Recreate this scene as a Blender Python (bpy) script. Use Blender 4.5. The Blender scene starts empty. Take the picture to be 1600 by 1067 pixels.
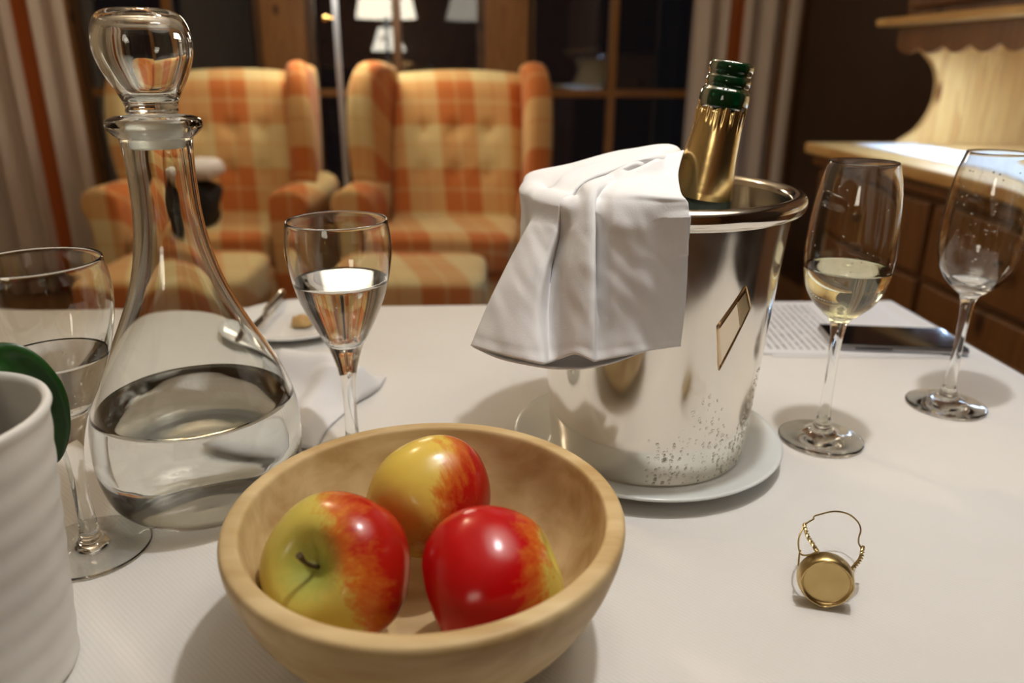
import bpy, bmesh, math, random
from mathutils import Vector, Matrix
random.seed(7)
PI = math.pi
scene = bpy.context.scene
COL = scene.collection

# ------------------------------------------------------------------ camera
T = 0.75                       # height of the table top
CAM = Vector((0.0, 0.0, T + 0.3025))
PITCH, ROLL = 0.349, 0.0053
cam_data = bpy.data.cameras.new('camera')
cam_data.sensor_width = 36.0
cam_data.lens = 36.0 * 1196.4 / 1600.0
cam_data.clip_start = 0.01
cam_data.dof.use_dof = True
cam_data.dof.focus_distance = 0.49
cam_data.dof.aperture_fstop = 5.2
cam = bpy.data.objects.new('camera', cam_data)
COL.objects.link(cam)
fwd = Vector((0, math.cos(PITCH), -math.sin(PITCH)))
up0 = Vector((0, math.sin(PITCH), math.cos(PITCH)))
rt0 = Vector((1, 0, 0))
rt = rt0 * math.cos(ROLL) + up0 * math.sin(ROLL)
up = up0 * math.cos(ROLL) - rt0 * math.sin(ROLL)
cam.matrix_world = Matrix(((rt.x, up.x, -fwd.x, CAM.x), (rt.y, up.y, -fwd.y, CAM.y), (rt.z, up.z, -fwd.z, CAM.z), (0, 0, 0, 1)))
scene.camera = cam

# ------------------------------------------------------------------ world, colour management
world = bpy.data.worlds.new('night')
scene.world = world
world.use_nodes = True
world.node_tree.nodes['Background'].inputs[0].default_value = (0.010, 0.010, 0.012, 1)
world.node_tree.nodes['Background'].inputs[1].default_value = 0.35
scene.view_settings.view_transform = 'Standard'
scene.view_settings.look = 'None'
scene.view_settings.exposure = -0.06
scene.view_settings.gamma = 1.0
scene.view_settings.use_curve_mapping = False
cy = scene.cycles
cy.max_bounces = 14
cy.transmission_bounces = 12
cy.glossy_bounces = 6
cy.diffuse_bounces = 4
cy.transparent_max_bounces = 12
cy.sample_clamp_indirect = 6.0
cy.blur_glossy = 0.3
cy.use_denoising = True
cy.use_adaptive_sampling = True
cy.adaptive_threshold = 0.015

# lamps of the room (their fixtures are built further down)
PENDANT = Vector((0.215, 0.46, 1.78))       # bulb of the pendant lamp over the table
FLOORLAMP = Vector((-0.665, 3.10, 1.47))
CEILAMP = Vector((-0.75, 1.75, 2.30))
TABLELAMP = Vector((-0.62, -1.25, 1.30))
def bulb(name, loc, watts, col, rad):
    l = bpy.data.lights.new(name, 'POINT'); l.energy = watts; l.color = col; l.shadow_soft_size = rad
    o = bpy.data.objects.new(name, l); o.location = loc; COL.objects.link(o); return o
WARM = (1.0, 0.77, 0.52)
bulb('pendant_bulb_light', PENDANT, 18.0, (1.0, 0.98, 0.96), 0.022)
bulb('floor_lamp_light', FLOORLAMP, 5.0, WARM, 0.04)
bulb('ceiling_lamp_light', CEILAMP - Vector((0, 0, 0.05)), 19.0, WARM, 0.05)
bulb('table_lamp_light', TABLELAMP, 1.5, WARM, 0.04)

YAW = 0.08                                  # the room and table are turned a little against the view
CYAW, SYAW = math.cos(YAW), math.sin(YAW)
def room(x, y, z=0.0):                      # room frame -> world
    return Vector((x * CYAW - y * SYAW, x * SYAW + y * CYAW, z))

# ------------------------------------------------------------------ helpers
def link(o, parent=None):
    COL.objects.link(o)
    if parent is not None: o.parent = parent
    return o
def tag(o, label=None, cat=None, group=None, kind=None):
    if label: o['label'] = label
    if cat: o['category'] = cat
    if group: o['group'] = group
    if kind: o['kind'] = kind
    return o
def empty(name, loc=(0, 0, 0), rot=(0, 0, 0), parent=None):
    o = bpy.data.objects.new(name, None); o.empty_display_size = 0.05
    o.location = loc; o.rotation_euler = rot
    return link(o, parent)
def mesh_obj(name, verts, faces, mat, parent=None, loc=(0, 0, 0), rot=(0, 0, 0), smooth=True, angle=None):
    me = bpy.data.meshes.new(name)
    me.from_pydata([tuple(v) for v in verts], [], faces)
    me.update()
    if smooth:
        me.polygons.foreach_set('use_smooth', [True] * len(me.polygons))
        if angle is not None:
            try: me.set_sharp_from_angle(angle=angle)
            except Exception: pass
    me.materials.append(mat)
    o = bpy.data.objects.new(name, me); o.location = loc; o.rotation_euler = rot
    return link(o, parent)
def bm_obj(name, bm, mat, parent=None, loc=(0, 0, 0), rot=(0, 0, 0), smooth=False, angle=None):
    me = bpy.data.meshes.new(name); bm.normal_update(); bm.to_mesh(me); bm.free()
    if smooth:
        me.polygons.foreach_set('use_smooth', [True] * len(me.polygons))
        if angle is not None: me.set_sharp_from_angle(angle=angle)
    me.materials.append(mat)
    o = bpy.data.objects.new(name, me); o.location = loc; o.rotation_euler = rot
    return link(o, parent)
def add_box(bm, x0, x1, y0, y1, z0, z1, bev=0.0, seg=2):
    r = bmesh.ops.create_cube(bm, size=1.0)
    vs = r['verts']
    bmesh.ops.scale(bm, vec=(x1 - x0, y1 - y0, z1 - z0), verts=vs)
    bmesh.ops.translate(bm, vec=((x0 + x1) / 2, (y0 + y1) / 2, (z0 + z1) / 2), verts=vs)
    if bev > 0:
        es = list({e for v in vs for e in v.link_edges})
        bmesh.ops.bevel(bm, geom=es, offset=bev, segments=seg, profile=0.5, affect='EDGES')
def box(name, x0, x1, y0, y1, z0, z1, mat, parent=None, bev=0.0, seg=2, loc=(0, 0, 0), rot=(0, 0, 0)):
    bm = bmesh.new(); add_box(bm, x0, x1, y0, y1, z0, z1, bev, seg)
    o = bm_obj(name, bm, mat, parent, loc, rot, smooth=bev > 0)
    if bev > 0:
        wn = o.modifiers.new('normals', 'WEIGHTED_NORMAL'); wn.weight = 100; wn.keep_sharp = True
    return o
def rbox(name, x0, x1, y0, y1, z0, z1, mat, parent=None, bev=0.0, seg=2):      # box in the room frame
    return box(name, x0, x1, y0, y1, z0, z1, mat, parent, bev, seg, rot=(0, 0, 0) if parent else (0, 0, YAW))
def prism(name, outline, depth, mat, parent=None, loc=(0, 0, 0), rot=(0, 0, 0), bev=0.0, seg=3, axis='y'):
    """outline (a,b) extruded by depth; axis y: (a,0,b) -> along +y, axis x: (0,a,b) along +x"""
    bm = bmesh.new()
    f = (lambda a, b, d: (a, d, b)) if axis == 'y' else (lambda a, b, d: (d, a, b))
    lo = [bm.verts.new(f(a, b, 0)) for a, b in outline]
    hi = [bm.verts.new(f(a, b, depth)) for a, b in outline]
    n = len(outline)
    bm.faces.new(lo); bm.faces.new(hi[::-1])
    for i in range(n): bm.faces.new((lo[i], hi[i], hi[(i + 1) % n], lo[(i + 1) % n]))
    bmesh.ops.recalc_face_normals(bm, faces=bm.faces)
    if bev > 0:
        es = [e for e in bm.edges if e.calc_face_angle(0) > 0.9]
        bmesh.ops.bevel(bm, geom=es, offset=bev, segments=seg, profile=0.5, affect='EDGES')
    return bm_obj(name, bm, mat, parent, loc, rot, smooth=bev > 0, angle=0.7)
def catmull(pts, n, k_=1.0):
    """n samples per span through pts (tuples of any length)"""
    out = []
    m = len(pts)
    for i in range(m - 1):
        p0 = pts[max(i - 1, 0)]; p1 = pts[i]; p2 = pts[i + 1]; p3 = pts[min(i + 2, m - 1)]
        for k in range(n):
            t = k / n
            h1, h2, h3, h4 = 2*t**3 - 3*t*t + 1, -2*t**3 + 3*t*t, t**3 - 2*t*t + t, t**3 - t*t
            out.append(tuple(b * h1 + c * h2 + k_ * 0.5 * ((c - a) * h3 + (d - b) * h4) for a, b, c, d in zip(p0, p1, p2, p3)))
    out.append(tuple(pts[-1]))
    return out
def lathe(name, prof, mat, parent=None, loc=(0, 0, 0), rot=(0, 0, 0), seg=96, fn=None, angle=None, cap=True):
    """surface of revolution of (r,z); r==0 ends become poles; fn(r,z,a)->(r,z) modulates"""
    verts, faces, rows = [], [], []
    for r, z in prof:
        if r < 1e-7:
            rows.append([len(verts)]); verts.append((0, 0, z))
        else:
            ids = []
            for k in range(seg):
                a = 2 * PI * k / seg
                rr, zz = fn(r, z, a) if fn else (r, z)
                ids.append(len(verts)); verts.append((rr * math.cos(a), rr * math.sin(a), zz))
            rows.append(ids)
    for A, B in zip(rows, rows[1:]):
        if len(A) == 1 and len(B) == 1: continue
        for k in range(seg):
            k2 = (k + 1) % seg
            if len(A) == 1: faces.append((A[0], B[k2], B[k]))
            elif len(B) == 1: faces.append((A[k], A[k2], B[0]))
            else: faces.append((A[k], A[k2], B[k2], B[k]))
    return mesh_obj(name, verts, faces, mat, parent, loc, rot, True, angle)
def tube(name, pts, rad, mat, parent=None, loc=(0, 0, 0), sides=8, cyclic=False, rot=(0, 0, 0)):
    pts = [Vector(p) for p in pts]; n = len(pts)
    rads = rad if isinstance(rad, (list, tuple)) else [rad] * n
    verts, faces = [], []
    prev = None
    for i, p in enumerate(pts):
        a = pts[(i - 1) % n] if (cyclic or i > 0) else p
        b = pts[(i + 1) % n] if (cyclic or i < n - 1) else p
        d = (b - a).normalized()
        if prev is None:
            ref = Vector((0, 0, 1)) if abs(d.z) < 0.9 else Vector((1, 0, 0))
            u = d.cross(ref).normalized()
        else:
            u = (prev - d * prev.dot(d))
            u = u.normalized() if u.length > 1e-6 else d.orthogonal().normalized()
        prev = u; v = d.cross(u)
        for k in range(sides):
            t = 2 * PI * k / sides
            verts.append(p + (u * math.cos(t) + v * math.sin(t)) * rads[i])
    m = n if cyclic else n - 1
    for i in range(m):
        j = (i + 1) % n
        for k in range(sides):
            k2 = (k + 1) % sides
            faces.append((i * sides + k, i * sides + k2, j * sides + k2, j * sides + k))
    if not cyclic:
        faces.append(tuple(range(sides))[::-1]); faces.append(tuple((n - 1) * sides + k for k in range(sides)))
    return mesh_obj(name, verts, faces, mat, parent, loc, rot, True, 1.0)
def grid_obj(name, rows, mat, parent=None, loc=(0, 0, 0), rot=(0, 0, 0), thick=0.0, offset=0.0, flip=False):
    n = len(rows[0]); verts = [v for r in rows for v in r]; faces = []
    for i in range(len(rows) - 1):
        for j in range(n - 1):
            q = (i * n + j, i * n + j + 1, (i + 1) * n + j + 1, (i + 1) * n + j)
            faces.append(q[::-1] if flip else q)
    o = mesh_obj(name, verts, faces, mat, parent, loc, rot, True)
    if thick > 0:
        s = o.modifiers.new('thickness', 'SOLIDIFY'); s.thickness = thick; s.offset = offset
    return o
def subsurf(o, lv=2):
    m = o.modifiers.new('subd', 'SUBSURF'); m.levels = lv; m.render_levels = lv; return o
def pillow(name, x0, x1, y0, y1, z0, z1, mat, parent=None, p=0.35, n=14, loc=(0, 0, 0), rot=(0, 0, 0)):
    """soft rounded block (superellipsoid)"""
    verts, faces = [], []
    cx, cy_, cz = (x0 + x1) / 2, (y0 + y1) / 2, (z0 + z1) / 2
    ax, ay, az = (x1 - x0) / 2, (y1 - y0) / 2, (z1 - z0) / 2
    S = lambda v: math.copysign(abs(v) ** p, v)
    nu, nv = 4 * n, 2 * n
    for i in range(nv + 1):
        ph = -PI / 2 + PI * i / nv
        for j in range(nu):
            th = 2 * PI * j / nu
            verts.append((cx + ax * S(math.cos(ph)) * S(math.cos(th)), cy_ + ay * S(math.cos(ph)) * S(math.sin(th)), cz + az * S(math.sin(ph))))
    for i in range(nv):
        for j in range(nu):
            j2 = (j + 1) % nu
            faces.append((i * nu + j, i * nu + j2, (i + 1) * nu + j2, (i + 1) * nu + j))
    return mesh_obj(name, verts, faces, mat, parent, loc, rot, True, 0.9)

# ------------------------------------------------------------------ materials
MATS = {}
def newmat(name):
    m = bpy.data.materials.new(name); m.use_nodes = True
    nt = m.node_tree; b = nt.nodes['Principled BSDF']
    MATS[name] = m
    return m, nt, b
def N(nt, t, **kw):
    n = nt.nodes.new(t)
    for k, v in kw.items():
        if k.startswith('i_'):
            n.inputs[int(k[2:])].default_value = v
        else: setattr(n, k, v)
    return n
def L(nt, a, b): nt.links.new(a, b)
def plain(name, col, rough=0.5, metal=0.0, spec=0.5, **kw):
    m, nt, b = newmat(name)
    b.inputs['Base Color'].default_value = (*col, 1); b.inputs['Roughness'].default_value = rough
    b.inputs['Metallic'].default_value = metal; b.inputs['Specular IOR Level'].default_value = spec
    for k, v in kw.items(): b.inputs[k].default_value = v
    return m
def noise_col(name, c1, c2, scale, rough=0.5, stretch=(1, 1, 1), bump=0.0, bscale=None, metal=0.0, detail=4, spec=0.5, bdist=0.002):
    m, nt, b = newmat(name)
    tc = N(nt, 'ShaderNodeTexCoord'); mp = N(nt, 'ShaderNodeMapping'); mp.inputs['Scale'].default_value = stretch
    L(nt, tc.outputs['Object'], mp.inputs[0])
    nz = N(nt, 'ShaderNodeTexNoise'); nz.inputs['Scale'].default_value = scale; nz.inputs['Detail'].default_value = detail
    L(nt, mp.outputs[0], nz.inputs['Vector'])
    rp = N(nt, 'ShaderNodeValToRGB')
    rp.color_ramp.elements[0].position = 0.3; rp.color_ramp.elements[0].color = (*c1, 1)
    rp.color_ramp.elements[1].position = 0.7; rp.color_ramp.elements[1].color = (*c2, 1)
    L(nt, nz.outputs[0], rp.inputs[0]); L(nt, rp.outputs[0], b.inputs['Base Color'])
    b.inputs['Roughness'].default_value = rough; b.inputs['Metallic'].default_value = metal; b.inputs['Specular IOR Level'].default_value = spec
    if bump:
        n2 = N(nt, 'ShaderNodeTexNoise'); n2.inputs['Scale'].default_value = bscale or scale; n2.inputs['Detail'].default_value = 3
        L(nt, mp.outputs[0], n2.inputs['Vector'])
        bp = N(nt, 'ShaderNodeBump'); bp.inputs['Strength'].default_value = bump; bp.inputs['Distance'].default_value = bdist
        L(nt, n2.outputs[0], bp.inputs['Height']); L(nt, bp.outputs[0], b.inputs['Normal'])
    return m
def wood(name, c1, c2, c3, axis=2, scale=1.0, rough=0.4, knots=True, dist=2.5):
    """long grain along one axis, darker knots"""
    m, nt, b = newmat(name)
    tc = N(nt, 'ShaderNodeTexCoord'); mp = N(nt, 'ShaderNodeMapping')
    st = [9.0 * scale] * 3; st[axis] = 0.9 * scale
    mp.inputs['Scale'].default_value = st
    L(nt, tc.outputs['Object'], mp.inputs[0])
    nz = N(nt, 'ShaderNodeTexNoise'); nz.inputs['Scale'].default_value = 1.0; nz.inputs['Detail'].default_value = 6; nz.inputs['Distortion'].default_value = dist * 0.3
    L(nt, mp.outputs[0], nz.inputs['Vector'])
    wv = N(nt, 'ShaderNodeMath', operation='MULTIPLY', i_1=7.0); L(nt, nz.outputs[0], wv.inputs[0])
    fr = N(nt, 'ShaderNodeMath', operation='FRACT'); L(nt, wv.outputs[0], fr.inputs[0])
    fine = N(nt, 'ShaderNodeTexNoise'); fine.inputs['Scale'].default_value = 9.0; fine.inputs['Detail'].default_value = 5
    L(nt, mp.outputs[0], fine.inputs['Vector'])
    mx = N(nt, 'ShaderNodeMath', operation='MULTIPLY_ADD', i_1=0.45); L(nt, fr.outputs[0], mx.inputs[0])
    f2 = N(nt, 'ShaderNodeMath', operation='MULTIPLY', i_1=0.6); L(nt, fine.outputs[0], f2.inputs[0]); L(nt, f2.outputs[0], mx.inputs[2])
    rp = N(nt, 'ShaderNodeValToRGB')
    rp.color_ramp.elements[0].position = 0.15; rp.color_ramp.elements[0].color = (*c1, 1)
    rp.color_ramp.elements[1].position = 0.85; rp.color_ramp.elements[1].color = (*c2, 1)
    L(nt, mx.outputs[0], rp.inputs[0])
    out = rp.outputs[0]
    if knots:
        mp2 = N(nt, 'ShaderNodeMapping'); s2 = [7.0 * scale] * 3; s2[axis] = 4.0 * scale; mp2.inputs['Scale'].default_value = s2
        L(nt, tc.outputs['Object'], mp2.inputs[0])
        vo = N(nt, 'ShaderNodeTexVoronoi'); vo.inputs['Scale'].default_value = 1.0
        L(nt, mp2.outputs[0], vo.inputs['Vector'])
        kr = N(nt, 'ShaderNodeValToRGB'); kr.color_ramp.elements[0].position = 0.06; kr.color_ramp.elements[0].color = (1, 1, 1, 1)
        kr.color_ramp.elements[1].position = 0.15; kr.color_ramp.elements[1].color = (0, 0, 0, 1)
        L(nt, vo.outputs['Distance'], kr.inputs[0])
        mm = N(nt, 'ShaderNodeMix', data_type='RGBA'); L(nt, kr.outputs[0], mm.inputs[0]); L(nt, out, mm.inputs[6]); mm.inputs[7].default_value = (*c3, 1)
        out = mm.outputs[2]
    L(nt, out, b.inputs['Base Color']); b.inputs['Roughness'].default_value = rough
    bp = N(nt, 'ShaderNodeBump'); bp.inputs['Strength'].default_value = 0.12; bp.inputs['Distance'].default_value = 0.001
    L(nt, fine.outputs[0], bp.inputs['Height']); L(nt, bp.outputs[0], b.inputs['Normal'])
    return m
def glass(name, col=(1, 1, 1), ior=1.5, rough=0.0):
    m, nt, b = newmat(name)
    b.inputs['Base Color'].default_value = (*col, 1); b.inputs['Transmission Weight'].default_value = 1.0
    b.inputs['IOR'].default_value = ior; b.inputs['Roughness'].default_value = rough
    return m
def emit(name, col, strength):
    m, nt, b = newmat(name)
    b.inputs['Base Color'].default_value = (0.22, 0.20, 0.17, 1)
    b.inputs['Emission Color'].default_value = (*col, 1); b.inputs['Emission Strength'].default_value = strength
    return m

GLASS = glass('clear_glass', (0.985, 0.995, 0.985))
DECGLASS = glass('decanter_glass', (0.965, 0.985, 0.970))
FROST = glass('frosted_ground_glass', (0.93, 0.96, 0.94), rough=0.45)
WATER = glass('water', (1, 1, 1), 1.333)
WINE = glass('sparkling_wine', (0.96, 0.93, 0.70), 1.343)
PANE = glass('window_glass', (0.9, 0.93, 0.95), 1.75)
BOTTLE = plain('green_bottle_glass', (0.002, 0.034, 0.010), 0.03, **{'Transmission Weight': 0.45, 'IOR': 1.5})
PINE = wood('pine', (0.46, 0.24, 0.075), (0.66, 0.42, 0.16), (0.16, 0.055, 0.012))
PINEX = wood('pine_across', (0.46, 0.24, 0.075), (0.66, 0.42, 0.16), (0.16, 0.055, 0.012), axis=1)
PINEDARK = wood('aged_pine', (0.21, 0.085, 0.022), (0.34, 0.15, 0.042), (0.055, 0.018, 0.005))
PINEDARKX = wood('aged_pine_across', (0.21, 0.085, 0.022), (0.34, 0.15, 0.042), (0.055, 0.018, 0.005), axis=0)
DARKWOOD = wood('dark_wood', (0.07, 0.032, 0.012), (0.12, 0.055, 0.02), (0.02, 0.01, 0.004))
WALLDARK = wood('dark_wall_boards', (0.030, 0.014, 0.006), (0.055, 0.026, 0.011), (0.012, 0.006, 0.003))
PINESHADED = wood('shaded_pine', (0.115, 0.046, 0.013), (0.19, 0.082, 0.024), (0.035, 0.012, 0.004))  # pine darkened: the shade on the unlit sideboard front is in this colour
PORCELAIN = plain('white_porcelain', (0.82, 0.83, 0.82), 0.12)
PLATEGLASS = noise_col('milky_glass_plate', (0.70, 0.74, 0.74), (0.80, 0.83, 0.82), 16, rough=0.18, detail=5)
BLACKCLOTH = plain('black_cloth', (0.006, 0.006, 0.007), 0.8)
WHITECLOTH = noise_col('white_cotton', (0.75, 0.75, 0.765), (0.80, 0.80, 0.81), 30, rough=0.85, bump=0.25, bscale=900, bdist=0.0004, spec=0.2)
SILVER = plain('silver_plate', (0.72, 0.68, 0.62), 0.16, 1.0)
BRASS = plain('brass', (0.72, 0.50, 0.18), 0.25, 1.0)
GREYMETAL = plain('grey_lacquered_metal', (0.36, 0.39, 0.47), 0.35, 0.2)
CREAMWALL = noise_col('plaster', (0.62, 0.55, 0.42), (0.68, 0.61, 0.48), 3, rough=0.9)
CEILMAT = noise_col('ceiling_plaster', (0.68, 0.64, 0.56), (0.74, 0.70, 0.62), 2, rough=0.9)

# ================================================================== the setting
XL, XR, YF, YB, ZC = -2.55, 1.74, -2.2, 4.42, 2.5      # room frame limits
FLOORMAT = wood('floor_boards', (0.15, 0.07, 0.026), (0.26, 0.13, 0.05), (0.06, 0.025, 0.01), axis=1, scale=0.6)
tag(rbox('floor', XL, XR, YF, YB + 0.2, -0.05, 0.0, FLOORMAT), 'brown wooden floor under the table and armchairs', kind='structure')
tag(rbox('ceiling', XL, XR, YF, YB + 0.2, ZC, ZC + 0.05, CEILMAT), 'pale plaster ceiling above the room', kind='structure')
tag(rbox('wall_left', XL - 0.1, XL, YF, YB + 0.2, 0, ZC, CREAMWALL), 'plain wall behind the left curtain', kind='structure')
tag(rbox('wall_right', XR, XR + 0.1, YF, YB + 0.2, 0, ZC, WALLDARK), 'dark panelled wall behind the pine sideboard', kind='structure')
tag(rbox('wall_front', XL, XR, YF - 0.1, YF, 0, ZC, PINEDARK), 'plain wall on the near side of the room', kind='structure')
tag(rbox('wall_back', XL, XR, YB - 0.02, YB + 0.14, 2.15, ZC, PINEDARKX), 'wooden lintel above the tall windows', kind='structure')
# the glazed wall: broad posts, three tall windows with a slim upright, a rail and four panes each
POSTS = [-2.03, -0.85, 0.315, 1.68]
for i, x in enumerate(POSTS):
    w = 0.115 if i < 3 else 0.06
    o = rbox('trim_%d' % (i + 1), x - w, x + w, YB - 0.05, YB + 0.10, 0, 2.15, PINEDARK, bev=0.008)
    tag(o, 'broad brown wooden post between the dark windows', kind='structure')
    o['label'] = ['brown wooden post behind the left curtain', 'broad brown wooden post behind the left armchair', 'broad brown wooden post behind the right armchair', 'brown wooden post behind the right curtain'][i]
SPANS = [(-2.03, -0.85), (-0.85, 0.315), (0.315, 1.68)]
WLAB = ['dark window between the left curtain and the left armchair', 'dark window behind the two armchairs reflecting lampshades', 'dark window behind the champagne bucket reflecting the sideboard']
for i, (a, b_) in enumerate(SPANS):
    x0, x1 = a + 0.115, b_ - (0.115 if i < 2 else 0.06)
    xm = (a + b_) / 2 if i < 2 else 0.90
    root = empty('window_%d' % (i + 1), room(0, 0, 0), (0, 0, YAW)); tag(root, WLAB[i], kind='structure')
    bm = bmesh.new()
    add_box(bm, x0, x0 + 0.04, YB - 0.01, YB + 0.05, 0.08, 2.15); add_box(bm, x1 - 0.04, x1, YB - 0.01, YB + 0.05, 0.08, 2.15)
    add_box(bm, x0 + 0.04, x1 - 0.04, YB - 0.01, YB + 0.05, 2.09, 2.15); add_box(bm, x0, x1, YB - 0.01, YB + 0.05, 0.0, 0.12)
    bm_obj('window_frame', bm, DARKWOOD, root)
    box('upright', xm - 0.022, xm + 0.022, YB - 0.015, YB + 0.045, 0.12, 2.09, PINEDARK, root, 0.004)
    for (u0, u1) in ((x0 + 0.04, xm - 0.022), (xm + 0.022, x1 - 0.04)):
        box('rail', u0, u1, YB - 0.012, YB + 0.04, 0.875, 0.915, PINEDARKX, root, 0.004)
        for (z0, z1) in ((0.12, 0.875), (0.915, 2.09)):
            box('pane', u0, u1, YB + 0.010, YB + 0.016, z0, z1, PANE, root)

# ================================================================== dining table and cloth
CLOTHMAT, nt, b = newmat('tablecloth_weave')
tc = N(nt, 'ShaderNodeTexCoord')
n1 = N(nt, 'ShaderNodeTexNoise'); n1.inputs['Scale'].default_value = 5; n1.inputs['Detail'].default_value = 3
L(nt, tc.outputs['Object'], n1.inputs['Vector'])
rp = N(nt, 'ShaderNodeValToRGB'); rp.color_ramp.elements[0].position = 0.3; rp.color_ramp.elements[0].color = (0.70, 0.68, 0.65, 1)
rp.color_ramp.elements[1].position = 0.7; rp.color_ramp.elements[1].color = (0.755, 0.74, 0.715, 1)
L(nt, n1.outputs[0], rp.inputs[0]); L(nt, rp.outputs[0], b.inputs['Base Color'])
b.inputs['Roughness'].default_value = 0.75; b.inputs['Specular IOR Level'].default_value = 0.25
w1 = N(nt, 'ShaderNodeTexWave', wave_type='BANDS', bands_direction='DIAGONAL'); w1.inputs['Scale'].default_value = 170; w1.inputs['Distortion'].default_value = 0.6; w1.inputs['Detail'].default_value = 1
L(nt, tc.outputs['Object'], w1.inputs['Vector'])
bp = N(nt, 'ShaderNodeBump'); bp.inputs['Strength'].default_value = 0.14; bp.inputs['Distance'].default_value = 0.0006
L(nt, w1.outputs[1], bp.inputs['Height'])
bp2 = N(nt, 'ShaderNodeBump'); bp2.inputs['Strength'].default_value = 0.35; bp2.inputs['Distance'].default_value = 0.006
n2 = N(nt, 'ShaderNodeTexNoise'); n2.inputs['Scale'].default_value = 6; n2.inputs['Detail'].default_value = 2
L(nt, tc.outputs['Object'], n2.inputs['Vector']); L(nt, n2.outputs[0], bp2.inputs['Height']); L(nt, bp.outputs[0], bp2.inputs['Normal'])
# a faint ironed crease running to the right edge, and one across the middle
nrm_out = bp2.outputs[0]
for cvec, coff in (((0.287, 1.0, 0), 0.0547), ((1.0, 0.05, 0), -0.19)):
    dt = N(nt, 'ShaderNodeVectorMath', operation='DOT_PRODUCT'); L(nt, tc.outputs['Object'], dt.inputs[0]); dt.inputs[1].default_value = cvec
    ad = N(nt, 'ShaderNodeMath', operation='ADD', i_1=coff); L(nt, dt.outputs['Value'], ad.inputs[0])
    ab = N(nt, 'ShaderNodeMath', operation='ABSOLUTE'); L(nt, ad.outputs[0], ab.inputs[0])
    mr = N(nt, 'ShaderNodeMapRange', interpolation_type='SMOOTHSTEP'); mr.inputs[1].default_value = 0.0; mr.inputs[2].default_value = 0.009; mr.inputs[3].default_value = 1.0; mr.inputs[4].default_value = 0.0
    L(nt, ab.outputs[0], mr.inputs[0])
    b3 = N(nt, 'ShaderNodeBump'); b3.inputs['Strength'].default_value = 0.5; b3.inputs['Distance'].default_value = 0.0012
    L(nt, mr.outputs[0], b3.inputs['Height']); L(nt, nrm_out, b3.inputs['Normal']); nrm_out = b3.outputs[0]
L(nt, nrm_out, b.inputs['Normal'])
TYAW = 0.055
CORNER = Vector((0.517, 1.003, 0))
tex, tey = Vector((math.cos(TYAW), math.sin(TYAW), 0)), Vector((-math.sin(TYAW), math.cos(TYAW), 0))
TW, TD = 1.42, 0.80                                     # table width and depth
tc_ = CORNER - tex * TW / 2 - tey * TD / 2              # table centre
table = empty('dining_table', (tc_.x, tc_.y, 0), (0, 0, TYAW))
tag(table, 'wooden dining table hidden under the white tablecloth', 'table')
box('table_top', -TW / 2 + .006, TW / 2 - .006, -TD / 2 + .006, TD / 2 - .006, T - 0.035, T - 0.004, PINEDARKX, table, 0.004)
for sx in (-1, 1):
    for sy in (-1, 1):
        box('leg', sx * (TW / 2 - .1) - .035, sx * (TW / 2 - .1) + .035, sy * (TD / 2 - .1) - .035, sy * (TD / 2 - .1) + .035, 0, T - 0.035, PINEDARK, table, 0.005)
# cloth: flat top, rounded fold and hanging sides with soft waves
verts, faces = [], []
NX, NY = 72, 60
idx = {}
for i in range(NX + 1):
    for j in range(NY + 1):
        x = -TW / 2 + TW * i / NX; y = -TD / 2 + TD * j / NY
        idx[i, j] = len(verts); verts.append((x, y, T))
for i in range(NX):
    for j in range(NY):
        faces.append((idx[i, j], idx[i + 1, j], idx[i + 1, j + 1], idx[i, j + 1]))
ring = [(i, 0) for i in range(NX)] + [(NX, j) for j in range(NY)] + [(i, NY) for i in range(NX, 0, -1)] + [(0, j) for j in range(NY, 0, -1)]
prev = [idx[q] for q in ring]
for k, (dz, off) in enumerate([(0.002, 0.004), (0.006, 0.006), (0.05, 0.008), (0.12, 0.012), (0.2, 0.016), (0.28, 0.02)]):
    cur = []
    for s, (i, j) in enumerate(ring):
        x = -TW / 2 + TW * i / NX; y = -TD / 2 + TD * j / NY
        nx = -1 if i == 0 else (1 if i == NX else 0); ny = -1 if j == 0 else (1 if j == NY else 0)
        wv = 1 + (0.9 * math.sin(s * 0.55) if k >= 3 else 0)
        cur.append(len(verts)); verts.append((x + nx * off * wv, y + ny * off * wv, T - dz))
    m = len(ring)
    for s in range(m): faces.append((prev[s], cur[s], cur[(s + 1) % m], prev[(s + 1) % m]))
    prev = cur
cloth = mesh_obj('tablecloth', verts, faces, CLOTHMAT, None, (tc_.x, tc_.y, 0), (0, 0, TYAW), True)
tag(cloth, 'cream-white woven tablecloth covering the whole dining table', 'tablecloth')

# ================================================================== champagne bucket on its saucer
BX, BY = 0.1115, 0.575
plate = empty('saucer_plate', (BX, BY, T)); tag(plate, 'milky pale plate under the silver champagne bucket', 'plate')
prof = [(0, .0035), (.05, .0035), (.062, .004), (.082, .0075), (.098, .0125), (.1055, .0148), (.1085, .0155), (.1092, .0142), (.107, .0122), (.098, .0085), (.083, .0035), (.068, .0004), (.060, .0002), (.05, .001), (0, .001)]
lathe('dish', prof, PLATEGLASS, plate, seg=128)
CHROME, nt, b = newmat('polished_silver')
b.inputs['Base Color'].default_value = (0.80, 0.76, 0.69, 1); b.inputs['Metallic'].default_value = 1.0
tc = N(nt, 'ShaderNodeTexCoord'); mp = N(nt, 'ShaderNodeMapping'); mp.inputs['Scale'].default_value = (1, 1, 0.35); L(nt, tc.outputs['Object'], mp.inputs[0])
n1 = N(nt, 'ShaderNodeTexNoise'); n1.inputs['Scale'].default_value = 38; n1.inputs['Detail'].default_value = 5; L(nt, mp.outputs[0], n1.inputs['Vector'])
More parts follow.
